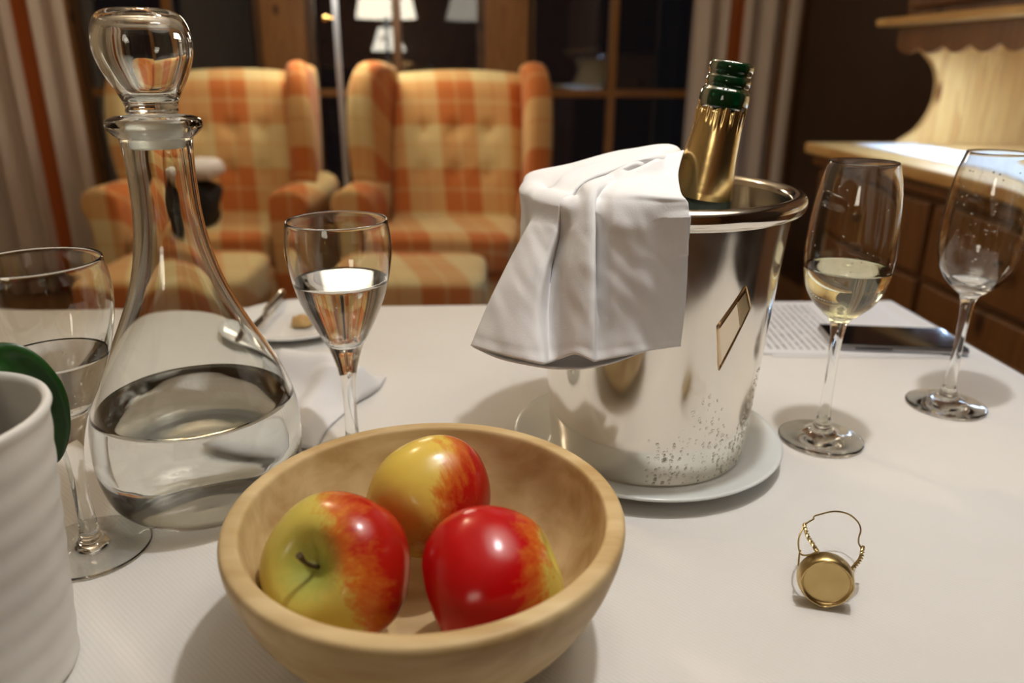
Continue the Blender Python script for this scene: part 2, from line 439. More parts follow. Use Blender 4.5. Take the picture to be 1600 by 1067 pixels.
mr = N(nt, 'ShaderNodeMapRange'); mr.inputs[1].default_value = 0.35; mr.inputs[2].default_value = 0.75; mr.inputs[3].default_value = 0.08; mr.inputs[4].default_value = 0.23
L(nt, n1.outputs[0], mr.inputs[0]); L(nt, mr.outputs[0], b.inputs['Roughness'])
bp = N(nt, 'ShaderNodeBump'); bp.inputs['Strength'].default_value = 0.06; bp.inputs['Distance'].default_value = 0.002
n2 = N(nt, 'ShaderNodeTexNoise'); n2.inputs['Scale'].default_value = 14; n2.inputs['Detail'].default_value = 1; L(nt, mp.outputs[0], n2.inputs['Vector'])
L(nt, n2.outputs[0], bp.inputs['Height']); L(nt, bp.outputs[0], b.inputs['Normal'])
BZ = T + 0.0042
bucket = empty('champagne_bucket', (BX, BY, BZ)); tag(bucket, 'tall silver champagne bucket standing on the milky plate', 'ice bucket')
prof = [(0, 0), (.060, 0), (.0745, .0012), (.0778, .004), (.0792, .012), (.0805, .03), (.0830, .06), (.0863, .105), (.0892, .145), (.0918, .180), (.0935, .197)]
lathe('body', catmull(prof, 4), CHROME, bucket, seg=160)
rim = [(.0935, .197), (.0952, .1985), (.0985, .1990), (.1015, .2012), (.1028, .2055), (.1018, .2098), (.0985, .2122), (.0945, .2120), (.0915, .2095), (.0905, .2060)]
lathe('rolled_rim', catmull(rim, 4), CHROME, bucket, seg=160)
inner = [(.0905, .2060), (.0895, .18), (.0865, .13), (.0825, .08), (.0785, .02), (.0765, .006), (.06, .003), (0, .003)]
lathe('inner_wall', inner, CHROME, bucket, seg=160)
# thin lozenge plate added on the right of the wall, wrapped on the curve
def wall_r(z):
    ps = prof
    for (r0, z0), (r1, z1) in zip(ps, ps[1:]):
        if z0 <= z <= z1 and z1 > z0: return r0 + (r1 - r0) * (z - z0) / (z1 - z0)
    return .09
def wall_pt(a, z, off=0.0):
    r = wall_r(z) + off
    return (r * math.cos(a), r * math.sin(a), z)
LOZBORD = plain('lozenge_border', (0.70, 0.52, 0.30), 0.25, 1.0)
LOZFACE = plain('lozenge_face', (0.74, 0.64, 0.50), 0.17, 1.0)
LOZINSET = plain('lozenge_inset', (0.36, 0.27, 0.16), 0.25, 1.0)
def wall_quad(name, c, off, mat, par):                     # quad of (angle, height) corners laid on the wall
    rows_ = []
    for i in range(9):
        row = []
        for j in range(9):
            u, v = i / 8, j / 8
            a = (c[0][0] * (1 - u) + c[1][0] * u) * (1 - v) + (c[3][0] * (1 - u) + c[2][0] * u) * v
            z = (c[0][1] * (1 - u) + c[1][1] * u) * (1 - v) + (c[3][1] * (1 - u) + c[2][1] * u) * v
            row.append(wall_pt(a, z, off))
        rows_.append(row)
    return grid_obj(name, rows_, mat, par, thick=0.0002)
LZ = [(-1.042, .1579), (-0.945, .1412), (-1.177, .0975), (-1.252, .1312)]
e1 = wall_quad('lozenge_plate', LZ, .0003, LOZFACE, bucket)
wall_quad('lozenge_inset', [(-1.042, .1560), (-0.952, .1412), (-1.020, .1254), (-1.115, .1490)], .0005, LOZINSET, e1)
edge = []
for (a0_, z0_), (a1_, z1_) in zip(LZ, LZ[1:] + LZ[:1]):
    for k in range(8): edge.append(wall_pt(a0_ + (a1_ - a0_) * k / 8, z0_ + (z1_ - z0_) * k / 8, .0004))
tube('lozenge_border', edge, .0006, LOZBORD, e1, cyclic=True, sides=6)
# condensation: little beads of water low on the wall
DEW = glass('dew_drops', (1, 1, 1), 1.333)
bm = bmesh.new()
rnd = random.Random(3)
for k in range(420):
    col_ = rnd.random() ** 1.2
    a = -PI / 2 - 0.15 + 1.25 * rnd.random()
    a = round(a * 14) / 14 + rnd.gauss(0, 0.012)
    z = 0.006 + (0.03 + 0.05 * (0.5 + 0.5 * math.sin(a * 9))) * rnd.random() ** 1.3
    s = rnd.uniform(0.00045, 0.0012)
    p = Vector(wall_pt(a, z, 0.0001))
    mtx = Matrix.Translation(p) @ Matrix.Rotation(a, 4, 'Z') @ Matrix.Diagonal((0.45, 1.0, 1.25, 1))
    bmesh.ops.create_icosphere(bm, subdivisions=2, radius=s, matrix=mtx)
dew = bm_obj('condensation', bm, DEW, bucket, smooth=True); dew['kind'] = 'stuff'

# ================================================================== champagne bottle in the bucket
tip = Vector((0.1560, 0.580, T + 0.3040))
axis = Vector((0.152, 0.012, 0.988)).normalized()
LB = 0.286
q = axis.to_track_quat('Z', 'Y')
bottle = empty('champagne_bottle', tip - axis * LB); bottle.rotation_euler = q.to_euler()
tag(bottle, 'opened green champagne bottle with gold foil neck leaning in the bucket', 'bottle')
def dn(p): return [(r, LB - d) for r, d in p]
lip = [(.0102, .035), (.0102, .004), (.0108, .0008), (.0125, 0), (.0148, .0006), (.0158, .0028), (.0157, .0060), (.0150, .0082), (.0149, .0098), (.0156, .0112), (.0160, .0135), (.0157, .0158), (.0153, .0172), (.0158, .0186), (.0172, .0205), (.0177, .0240), (.0177, .0285), (.0172, .0315), (.0162, .0330)]
bodyp = [(.0162, .0330), (.0162, .048), (.0178, .065), (.0208, .088), (.025, .112), (.033, .142), (.0405, .172), (.0430, .195), (.0435, .225), (.0435, .278), (.041, .285), (.03, .286), (.02, .279), (0, .272)]
lathe('neck_lip', dn(catmull(lip, 3)), BOTTLE, bottle, seg=72)
lathe('bottle_body', dn(catmull(bodyp, 5)), BOTTLE, bottle, seg=72)
FOIL = noise_col('gold_foil', (0.80, 0.59, 0.26), (0.88, 0.67, 0.32), 40, rough=0.24, metal=1.0, bump=0.12, bscale=55, bdist=0.002)
foilp = [(.0166, .0318), (.0168, .036), (.0170, .044), (.0181, .058), (.0196, .071), (.0214, .084), (.0230, .0945)]
SEAM = -PI / 2 + 0.1
def foilfn(r, z, a):
    d = LB - z
    da = (a - SEAM + PI) % (2 * PI) - PI
    r += 0.0011 * math.exp(-(da / 0.05) ** 2) - 0.0005 * math.exp(-((da - 0.16) / 0.09) ** 2)
    top = max(0.0, 1 - (d - .0318) / 0.016)
    r += top * 0.0007 * (math.sin(a * 21) + 0.7 * math.sin(a * 34 + 1.0)) * min(1, (d - .030) / .004)
    r += 0.0006 * math.sin(a * 3 + d * 60) * min(1, max(0, (d - .05) / .06))
    z2 = z + (0.0016 * math.sin(a * 9) + 0.0010 * math.sin(a * 17) if d < 0.034 else 0)
    if d > .0930: z2 += 0.0022 * math.sin(a + 2.0)
    return r + 0.0003, z2
lathe('gold_foil', dn(catmull(foilp, 8)), FOIL, bottle, seg=220, fn=foilfn)
LABELM = plain('dark_green_neck_label', (0.055, 0.075, 0.06), 0.3, 0.3)
lathe('neck_label', dn([(.0217, .0890), (.0227, .096), (.0254, .112), (.0334, .142)]), LABELM, bottle, seg=72)

# ================================================================== white service napkin over the bucket
NAPKIN = [
 [(0.1218,0.6200,0.9303),(0.1203,0.6150,0.9299),(0.1136,0.6050,0.9296),(0.1099,0.6000,0.9288),(0.1053,0.5900,0.9276),(0.0999,0.5850,0.9264),(0.0901,0.5800,0.9247),(0.0849,0.5750,0.9240),(0.0776,0.5700,0.9220),(0.0726,0.5650,0.9200),(0.0770,0.5650,0.9192),(0.0843,0.5700,0.9211),(0.0955,0.5850,0.9246),(0.1071,0.6040,0.9269),(0.1221,0.6100,0.9300)],
 [(0.1258,0.5900,0.9903),(0.1243,0.5850,0.9899),(0.1176,0.5750,0.9896),(0.1139,0.5700,0.9888),(0.1093,0.5600,0.9876),(0.1039,0.5550,0.9864),(0.0941,0.5500,0.9847),(0.0889,0.5450,0.9840),(0.0816,0.5400,0.9820),(0.0766,0.5350,0.9800),(0.0810,0.5350,0.9792),(0.0883,0.5400,0.9811),(0.0995,0.5550,0.9846),(0.1111,0.5740,0.9869),(0.1261,0.5800,0.9900)],
 [(0.0873,0.6000,0.9903),(0.0877,0.5850,0.9883),(0.0746,0.5680,0.9865),(0.0708,0.5630,0.9857),(0.0669,0.5480,0.9835),(0.0636,0.5380,0.9813),(0.0620,0.5420,0.9781),(0.0650,0.5300,0.9798),(0.0662,0.5220,0.9796),(0.0660,0.5200,0.9786),(0.0688,0.5180,0.9772),(0.0784,0.5170,0.9799),(0.0912,0.5250,0.9806),(0.1037,0.5360,0.9796),(0.1149,0.5400,0.9813)],
 [(0.0439,0.6050,0.9786),(0.0450,0.5850,0.9787),(0.0424,0.5620,0.9780),(0.0397,0.5500,0.9791),(0.0406,0.5350,0.9750),(0.0451,0.5250,0.9752),(0.0469,0.5300,0.9727),(0.0494,0.5120,0.9776),(0.0544,0.5030,0.9785),(0.0558,0.5000,0.9769),(0.0588,0.5030,0.9740),(0.0668,0.4920,0.9766),(0.0807,0.4820,0.9774),(0.0940,0.4800,0.9766),(0.1052,0.4820,0.9759)],
 [(0.0122,0.6000,0.9718),(0.0174,0.5750,0.9719),(0.0260,0.5520,0.9666),(0.0271,0.5370,0.9685),(0.0307,0.5200,0.9643),(0.0362,0.5110,0.9658),(0.0408,0.5210,0.9642),(0.0435,0.5030,0.9693),(0.0487,0.4920,0.9712),(0.0522,0.4900,0.9707),(0.0546,0.4970,0.9683),(0.0630,0.4820,0.9709),(0.0786,0.4740,0.9720),(0.0933,0.4720,0.9716),(0.1079,0.4720,0.9717)],
 [(0.0086,0.5850,0.9604),(0.0115,0.5600,0.9620),(0.0178,0.5470,0.9528),(0.0155,0.5280,0.9536),(0.0220,0.5130,0.9521),(0.0310,0.5040,0.9539),(0.0346,0.5140,0.9519),(0.0395,0.4940,0.9559),(0.0470,0.4820,0.9583),(0.0513,0.4800,0.9587),(0.0535,0.4890,0.9569),(0.0627,0.4750,0.9597),(0.0787,0.4700,0.9608),(0.0939,0.4710,0.9607),(0.1088,0.4720,0.9606)],
 [(0.0068,0.5750,0.9403),(0.0098,0.5530,0.9446),(0.0124,0.5440,0.9395),(0.0085,0.5230,0.9416),(0.0173,0.5090,0.9424),(0.0276,0.5000,0.9444),(0.0321,0.5110,0.9421),(0.0382,0.4890,0.9469),(0.0465,0.4770,0.9495),(0.0512,0.4750,0.9500),(0.0535,0.4850,0.9478),(0.0630,0.4730,0.9504),(0.0791,0.4690,0.9514),(0.0952,0.4720,0.9508),(0.1098,0.4730,0.9507)],
 [(0.0063,0.5650,0.9293),(0.0071,0.5500,0.9264),(0.0052,0.5410,0.9237),(0.0014,0.5200,0.9287),(0.0122,0.5040,0.9312),(0.0238,0.4950,0.9335),(0.0291,0.5070,0.9306),(0.0365,0.4840,0.9362),(0.0460,0.4710,0.9394),(0.0510,0.4690,0.9399),(0.0535,0.4810,0.9370),(0.0631,0.4700,0.9397),(0.0796,0.4680,0.9403),(0.0960,0.4720,0.9394),(0.1108,0.4750,0.9388)],
 [(0.0026,0.5600,0.9069),(0.0026,0.5480,0.9076),(-0.0003,0.5380,0.9102),(-0.0051,0.5160,0.9165),(0.0071,0.4990,0.9201),(0.0204,0.4900,0.9226),(0.0266,0.5030,0.9192),(0.0353,0.4800,0.9253),(0.0455,0.4660,0.9291),(0.0509,0.4640,0.9296),(0.0537,0.4780,0.9259),(0.0634,0.4680,0.9287),(0.0805,0.4690,0.9285),(0.0975,0.4730,0.9275),(0.1119,0.4770,0.9265)],
 [(-0.0050,0.5550,0.8782),(-0.0039,0.5430,0.8819),(-0.0071,0.5330,0.8875),(-0.0161,0.5080,0.8952),(-0.0018,0.4870,0.8973),(0.0158,0.4770,0.8984),(0.0243,0.4870,0.8952),(0.0330,0.4720,0.9001),(0.0434,0.4590,0.9044),(0.0507,0.4560,0.9054),(0.0541,0.4710,0.9005),(0.0653,0.4660,0.9022),(0.0845,0.4700,0.9010),(0.1006,0.4760,0.8992),(0.1132,0.4800,0.8980)],
 [(-0.0123,0.5550,0.8523),(-0.0096,0.5420,0.8555),(-0.0132,0.5300,0.8588),(-0.0281,0.5000,0.8673),(-0.0063,0.4710,0.8714),(0.0185,0.4560,0.8716),(0.0238,0.4630,0.8693),(0.0309,0.4640,0.8716),(0.0392,0.4510,0.8802),(0.0505,0.4460,0.8775),(0.0542,0.4600,0.8716),(0.0681,0.4630,0.8736),(0.0894,0.4700,0.8755),(0.1034,0.4770,0.8752),(0.1123,0.4790,0.8754)],
]
def spline_grid(ctrl, nu, nv, ku=1.0):
    rows = [catmull(r, nu, ku) for r in ctrl]
    cols = list(zip(*rows))
    cols = [catmull(list(c), nv) for c in cols]
    return [list(r) for r in zip(*cols)]
rows = spline_grid(NAPKIN, 9, 12, 0.75)
nr, nc = len(rows), len(rows[0])
from mathutils import noise as mnoise
for i in range(nr):
    for j in range(nc):
        p = Vector(rows[i][j])
        tv = i / (nr - 1); tu = j / (nc - 1)
        amp = 0.0026 * min(1, max(0, (tv - 0.35) / 0.2))
        d = mnoise.noise(Vector((p.x * 45, p.z * 32, 1.3))) * amp + mnoise.noise(Vector((p.x * 110 + p.z * 60, p.z * 60, 4.1))) * amp * 0.4
        hem = math.exp(-((tv - 0.972) / 0.004) ** 2)
        d -= 0.0009 * hem
        p += Vector((0, -1, 0.3)) * d
        rows[i][j] = tuple(p)
def clear_bucket(p, i, rad):
    """keep the cloth outside the bucket wall and over its rolled rim"""
    q2 = Vector((p.x - BX, p.y - BY)); rho = q2.length; zl = p.z - BZ
    if i >= 12:
        cr = Vector((.0965 - rho, .2055 - zl)); dd = cr.length
        if dd < rad:
            dirv = Vector((-cr.x, max(-cr.y, 0.35 * dd))).normalized()
            q2 = q2.normalized() * (.0965 + dirv.x * rad); p = Vector((BX + q2.x, BY + q2.y, BZ + .2055 + dirv.y * rad))
        elif zl < .2055 and rho < .1035 and i >= 48:
            wr = wall_r(max(zl, .013)) + .0030
            if zl > .185: wr = max(wr, .1030)
            if rho < wr:
                q2 = q2.normalized() * wr; p = Vector((BX + q2.x, BY + q2.y, p.z))
    return p
for it in range(4):
    moved = set()
    for i in range(nr):
        for j in range(nc):
            p0 = Vector(rows[i][j]); p1 = clear_bucket(p0, i, .0105 if it < 3 else .0086)
            if (p1 - p0).length > 1e-6:
                rows[i][j] = tuple(p1)
                for di in range(-5, 6):
                    for dj in range(-3, 4): moved.add((i + di, j + dj))
    if it < 3:
        for rep in range(5):
            new = {}
            for (i, j) in moved:
                if 0 < i < nr - 1 and 0 < j < nc - 1:
                    new[i, j] = tuple((Vector(rows[i][j]) * 2 + Vector(rows[i - 1][j]) + Vector(rows[i + 1][j]) + Vector(rows[i][j - 1]) + Vector(rows[i][j + 1])) / 6)
            for (i, j), v in new.items(): rows[i][j] = v
nap = empty('service_napkin', (BX - .06, BY - .09, T + .12)); tag(nap, 'folded white cloth napkin draped over the champagne bucket rim', 'napkin')
def rel(rows, o): return [[tuple(Vector(p) - o.location) for p in r] for r in rows]
grid_obj('outer_layer', rel(rows, nap), WHITECLOTH, nap, thick=0.0016, offset=0.0)
U0 = [(-0.0189,0.5300,0.8588),(0.0000,0.4900,0.8674),(0.0214,0.4750,0.8678),(0.0425,0.4750,0.8715),(0.0551,0.4730,0.8696),(0.0728,0.4790,0.8720),(0.0906,0.4840,0.8739)]
U1 = [(-0.0277,0.5100,0.8631),(-0.0077,0.4830,0.8645),(0.0199,0.4670,0.8648),(0.0357,0.4640,0.8648),(0.0507,0.4640,0.8658),(0.0694,0.4700,0.8680),(0.0889,0.4780,0.8726)]
Um = [(a[0] + .010, a[1] + .020, a[2] + .028) for a in U0]
U0 = [(a[0] + .003, a[1] + .004, a[2]) for a in U0]
grid_obj('under_layer', rel(spline_grid([Um, U0, U1], 8, 6), nap), WHITECLOTH, nap, thick=0.0014)

# ================================================================== fruit bowl and apples
bowl_c = Vector((-0.045, 0.352, T))
BOWLW, nt, b = newmat('turned_light_wood')
tc = N(nt, 'ShaderNodeTexCoord'); mp = N(nt, 'ShaderNodeMapping'); mp.inputs['Scale'].default_value = (6, 40, 40); mp.inputs['Rotation'].default_value = (0.2, 0.3, 0.5)
L(nt, tc.outputs['Object'], mp.inputs[0])
n1 = N(nt, 'ShaderNodeTexNoise'); n1.inputs['Scale'].default_value = 1.0; n1.inputs['Detail'].default_value = 6; n1.inputs['Distortion'].default_value = 0.4; L(nt, mp.outputs[0], n1.inputs['Vector'])
rp = N(nt, 'ShaderNodeValToRGB'); rp.color_ramp.elements[0].position = 0.36; rp.color_ramp.elements[0].color = (0.46, 0.30, 0.125, 1)
rp.color_ramp.elements[1].position = 0.64; rp.color_ramp.elements[1].color = (0.68, 0.52, 0.28, 1)
L(nt, n1.outputs[0], rp.inputs[0]); L(nt, rp.outputs[0], b.inputs['Base Color']); b.inputs['Roughness'].default_value = 0.5; b.inputs['Specular IOR Level'].default_value = 0.35
bp = N(nt, 'ShaderNodeBump'); bp.inputs['Strength'].default_value = 0.1; bp.inputs['Distance'].default_value = 0.0008
L(nt, n1.outputs[0], bp.inputs['Height']); L(nt, bp.outputs[0], b.inputs['Normal'])
bowlprof = [(0, .012), (.035, .0125), (.058, .019), (.076, .034), (.087, .053), (.0925, .070), (.0942, .0770), (.0952, .0795), (.0970, .0803), (.1022, .0800), (.1044, .0785), (.1050, .0745), (.1035, .066), (.098, .050), (.088, .032), (.074, .016), (.060, .005), (.054, .0005), (.05, 0), (0, 0)]
bw = lathe('fruit_bowl', catmull(bowlprof, 4), BOWLW, None, bowl_c, seg=160)
tag(bw, 'light turned wooden bowl holding three apples', 'bowl')
STEMM = plain('apple_stem', (0.07, 0.045, 0.015), 0.7)
def make_apple(loc, axis, R, spin, reddir, redbias, seed, label, green=0.0, stem=True, sx=1.0, top=(0.62, 0.50, 0.10), red=(0.42, 0.012, 0.006), orange=(0.58, 0.16, 0.02)):
    q = Vector(axis).normalized().to_track_quat('Z', 'Y') @ Matrix.Rotation(spin, 4, 'Z').to_quaternion()
    ld = q.inverted() @ Vector(reddir).normalized()
    m, nt, b = newmat('apple_skin')
    tc = N(nt, 'ShaderNodeTexCoord')
    nrm = N(nt, 'ShaderNodeVectorMath', operation='NORMALIZE'); L(nt, tc.outputs['Object'], nrm.inputs[0])
    dt = N(nt, 'ShaderNodeVectorMath', operation='DOT_PRODUCT'); L(nt, nrm.outputs[0], dt.inputs[0]); dt.inputs[1].default_value = ld
    mp = N(nt, 'ShaderNodeMapping'); mp.inputs['Scale'].default_value = (1, 1, 0.22); mp.inputs['Location'].default_value = (seed, seed * 2, 0); L(nt, nrm.outputs[0], mp.inputs[0])
    ns = N(nt, 'ShaderNodeTexNoise'); ns.inputs['Scale'].default_value = 9; ns.inputs['Detail'].default_value = 6; ns.inputs['Roughness'].default_value = 0.65; L(nt, mp.outputs[0], ns.inputs['Vector'])
    nb = N(nt, 'ShaderNodeTexNoise'); nb.inputs['Scale'].default_value = 1.6; nb.inputs['Detail'].default_value = 2
    ad0 = N(nt, 'ShaderNodeVectorMath', operation='ADD'); L(nt, nrm.outputs[0], ad0.inputs[0]); ad0.inputs[1].default_value = (seed * 3.1, seed, 5)
    L(nt, ad0.outputs[0], nb.inputs['Vector'])
    s1 = N(nt, 'ShaderNodeMath', operation='MULTIPLY_ADD', i_1=0.8, i_2=redbias - 0.4); L(nt, ns.outputs[0], s1.inputs[0])
    s2 = N(nt, 'ShaderNodeMath', operation='MULTIPLY_ADD', i_1=0.7); L(nt, nb.outputs[0], s2.inputs[0]); L(nt, s1.outputs[0], s2.inputs[2])
    s3 = N(nt, 'ShaderNodeMath', operation='ADD'); L(nt, s2.outputs[0], s3.inputs[0]); L(nt, dt.outputs['Value'], s3.inputs[1])
    rp = N(nt, 'ShaderNodeValToRGB'); r = rp.color_ramp
    r.elements[0].position = 0.30; r.elements[0].color = (*top, 1)
    r.elements[1].position = 0.92; r.elements[1].color = (*red, 1)
    e = r.elements.new(0.55); e.color = (*orange, 1)
    L(nt, s3.outputs[0], rp.inputs[0])
    out = rp.outputs[0]
    sp = N(nt, 'ShaderNodeSeparateXYZ'); L(nt, nrm.outputs[0], sp.inputs[0])
    gm = N(nt, 'ShaderNodeMapRange', interpolation_type='SMOOTHSTEP'); gm.inputs[1].default_value = 0.80; gm.inputs[2].default_value = 0.985; gm.inputs[3].default_value = 0; gm.inputs[4].default_value = 0.9
    n3 = N(nt, 'ShaderNodeMath', operation='MULTIPLY_ADD', i_1=0.16, i_2=-0.08); L(nt, ns.outputs[0], n3.inputs[0])
    a3 = N(nt, 'ShaderNodeMath', operation='ADD'); L(nt, n3.outputs[0], a3.inputs[0]); L(nt, sp.outputs['Z'], a3.inputs[1]); L(nt, a3.outputs[0], gm.inputs[0])
    mx = N(nt, 'ShaderNodeMix', data_type='RGBA'); L(nt, gm.outputs[0], mx.inputs[0]); L(nt, out, mx.inputs[6]); mx.inputs[7].default_value = (0.38, 0.42, 0.09, 1)
    L(nt, mx.outputs[2], b.inputs['Base Color'])
    b.inputs['Roughness'].default_value = 0.22; b.inputs['Specular IOR Level'].default_value = 0.4
    b.inputs['Subsurface Weight'].default_value = 0.08; b.inputs['Subsurface Radius'].default_value = (0.008, 0.004, 0.002); b.inputs['Subsurface Scale'].default_value = 0.5
    prof = []
    n = 44
    for k in range(n + 1):
        t = PI * k / n
        s, c = math.sin(t), math.cos(t)
        rr = s * (1.0 + 0.10 * max(0, c) ** 1.0 * s - 0.09 * max(0, -c))
        zz = 0.93 * c - 0.42 * math.exp(-(t / 0.36) ** 2) + 0.20 * math.exp(-((PI - t) / 0.30) ** 2)
        prof.append((max(rr, 0) * R if 0 < k < n else 0, zz * R))
    lob = lambda r, z, a: (r * (1 + (0.022 if z < 0 else 0.012) * math.cos(5 * a + seed) + 0.012 * math.cos(2 * a + seed * 2)) * sx, z)
    o = empty('apple', loc); o.rotation_euler = q.to_euler()
    lathe('apple_body', prof, m, o, seg=80, fn=lob)
    if stem:
        z0 = prof[0][1]
        st = [(0, 0, z0 - .002), (.0005, 0, z0 + .006), (.002, .001, z0 + .013), (.0045, .002, z0 + .0185)]
        tube('apple_stem', catmull(st, 3), [0.0011] * 7 + [0.0013, 0.0016, 0.0018], STEMM, o)
    tag(o, label, 'apple', 'apples in the wooden bowl')
    return o
make_apple((-0.0880, 0.3290, T + .0585), (-0.32, -0.74, 0.58), 0.0385, 1.2, (0.88, 0.30, 0.26), 0.02, 1.7, 'yellow-green apple with its stem dimple showing, left in the bowl')
make_apple((-0.0465, 0.3880, T + .0640), (-0.55, 0.75, 0.40), 0.0365, 0.4, (0.90, 0.05, -0.22), 0.05, 4.2, 'half yellow, half red apple at the back of the bowl', stem=False, top=(0.70, 0.50, 0.09))
make_apple((-0.0085, 0.3180, T + .0600), (-0.82, -0.1, -0.35), 0.0385, 2.0, (-0.86, -0.25, 0.30), 0.52, 7.4, 'glossy bright red apple with a yellow end, right in the bowl', stem=False, red=(0.47, 0.004, 0.005))

# ================================================================== glasses
def lathe_split(root, prof, names, cuts, mat, seg=96, sub=5):
    """one continuous glass skin, cut into named parts at profile indices"""
    pts = catmull(prof, sub)
    cuts = [0] + [c * sub for c in cuts] + [len(pts) - 1]
    groups = {}
    for nme, a, b_ in zip(names, cuts, cuts[1:]):
        groups.setdefault(nme, []).append(pts[a:b_ + 1])
    return {nme: [lathe(nme, [(max(r, 0), z) for r, z in seg_], mat, root, seg=seg) for seg_ in g][0] for nme, g in groups.items()}
def drops(root, n, zr, rfn, arange, mat, seed, smin, smax, name='water_drops'):
    bm = bmesh.new(); rr = random.Random(seed)
    for k in range(n):
        a = rr.uniform(*arange); z = rr.uniform(*zr); s = rr.uniform(smin, smax); r = rfn(z)
        mtx = Matrix.Translation((r * math.cos(a), r * math.sin(a), z)) @ Matrix.Rotation(a, 4, 'Z') @ Matrix.Rotation(rr.uniform(-.6, .6), 4, 'X') @ Matrix.Diagonal((0.45, rr.uniform(0.8, 1.6), rr.uniform(.8, 1.3), 1))
        bmesh.ops.create_icosphere(bm, subdivisions=2, radius=s, matrix=mtx)
    o = bm_obj(name, bm, mat, root, smooth=True); o['kind'] = 'stuff'; return o
def interp(prof, z):
    for (r0, z0), (r1, z1) in zip(prof, prof[1:]):
        if (z0 <= z <= z1) or (z1 <= z <= z0):
            return r0 + (r1 - r0) * (z - z0) / (z1 - z0 + 1e-12)
    return prof[-1][0]
# -- tall tulip flutes
F_FOOT = [(0, .0006), (.030, .0004), (.0338, .0006), (.0345, .0018), (.0336, .0030), (.026, .0042), (.016, .0068), (.0095, .0115), (.0062, .019)]
F_STEM = [(.0046, .032), (.0042, .055), (.0044, .080), (.0054, .098), (.0078, .108)]
F_OUT = [(.0140, .1140), (.0228, .1230), (.0290, .1340), (.0325, .1480), (.0338, .1640), (.0330, .1850), (.0311, .2050), (.0283, .2220), (.0253, .2330)]
F_RIM = [(.0249, .2336)]
F_IN = [(.0245, .2330), (.0274, .2220), (.0302, .2050), (.0321, .1850), (.0329, .1640), (.0316, .1480), (.0281, .1345), (.0217, .1240), (.0130, .1165), (.006, .1135), (0, .1128)]
def flute(loc, label, level, liquid_mat, tilt=None, ndrops=0, seed=1):
    root = empty('champagne_flute', loc); tag(root, label, 'wine glass', 'champagne flutes')
    prof = F_FOOT + F_STEM + F_OUT + F_RIM + F_IN
    lathe_split(root, prof, ['foot', 'stem', 'bowl'], [len(F_FOOT) - 1, len(F_FOOT) + len(F_STEM) - 1], GLASS)
    inn = [p for p in F_IN[::-1]]
    e = 0.00025
    lq = []
    for r, z in catmull(inn, 5):
        if z >= level: break
        lq.append((r + e if r > 0 else 0, z - e))
    rl = interp(catmull(inn, 5), level) + e
    lq += [(rl, level), (rl - .0006, level - .0004), (rl - .0016, level - .0007), (rl - .0026, level - .0008), (rl - .0034, level - .0008), (rl * .6, level - .0008), (rl * .3, level - .0008), (0, level - .0008)]
    lathe('wine' if liquid_mat is WINE else 'wine_rest', lq, liquid_mat, root, seg=96)
    if ndrops:
        drops(root, ndrops, (.145, .222), lambda z: interp(catmull(inn, 5), z) - .0001, (-PI, -0.1), DEW, seed, .0003, .0009)
    return root
flute((0.265, 0.5894, T), 'flute half full of pale wine, nearer the bucket', 0.1525, WINE, ndrops=26, seed=5)
flute((0.4098, 0.6601, T), 'nearly empty flute with droplets, at the right table edge', 0.1215, WATER, ndrops=75, seed=8)
# -- water goblets
G_FOOT = [(0, .0006), (.031, .0004), (.0350, .0006), (.0360, .0016), (.0350, .0027), (.026, .0036), (.015, .0050), (.0088, .0075), (.0066, .0120)]
G_STEM = [(.0054, .022), (.0050, .040), (.0053, .060), (.0068, .074), (.0098, .086)]
G_OUT = [(.0133, .0965), (.0190, .1075), (.0252, .1205), (.0313, .1350), (.0356, .1505), (.0378, .1620), (.0388, .1720), (.0383, .1830), (.0366, .1935)]
G_RIM = [(.0361, .1943)]
G_IN = [(.0354, .1935), (.0370, .1830), (.0375, .1720), (.0365, .1620), (.0343, .1505), (.0299, .1350), (.0238, .1208), (.0172, .1095), (.0105, .1022), (.005, .0990), (0, .0983)]
def goblet(loc, label, level, seed):
    root = empty('water_goblet', loc); tag(root, label, 'water glass', 'water goblets')
    lathe_split(root, G_FOOT + G_STEM + G_OUT + G_RIM + G_IN, ['foot', 'stem', 'bowl'], [len(G_FOOT) - 1, len(G_FOOT) + len(G_STEM) - 1], GLASS)
    inn = catmull(G_IN[::-1], 5); e = .00025; lq = []
    for r, z in inn:
        if z >= level: break
        lq.append((r + e if r > 0 else 0, z - e))
    rl = interp(inn, level) + e
    lq += [(rl, level), (rl - .0006, level - .0004), (rl - .0016, level - .0007), (rl - .0026, level - .0008), (rl - .0034, level - .0008), (rl * .6, level - .0008), (rl * .3, level - .0008), (0, level - .0008)]
    lathe('water', lq, WATER, root, seg=96)
    drops(root, 40, (.101, .150), lambda z: interp(inn, z) - .0006, (-PI, 0), plain('air_bubbles_%d' % seed, (1, 1, 1), 0.0, **{'Transmission Weight': 1.0, 'IOR': 1.0 / 1.33}) if False else GLASS, seed, .0002, .0005, 'bubbles')
    return root
goblet((-0.1282, 0.5538, T), 'water goblet two thirds full behind the wooden bowl', 0.1505, 3)
goblet((-0.2755, 0.4275, T), 'water goblet at the left edge behind the white planter', 0.1370, 4)

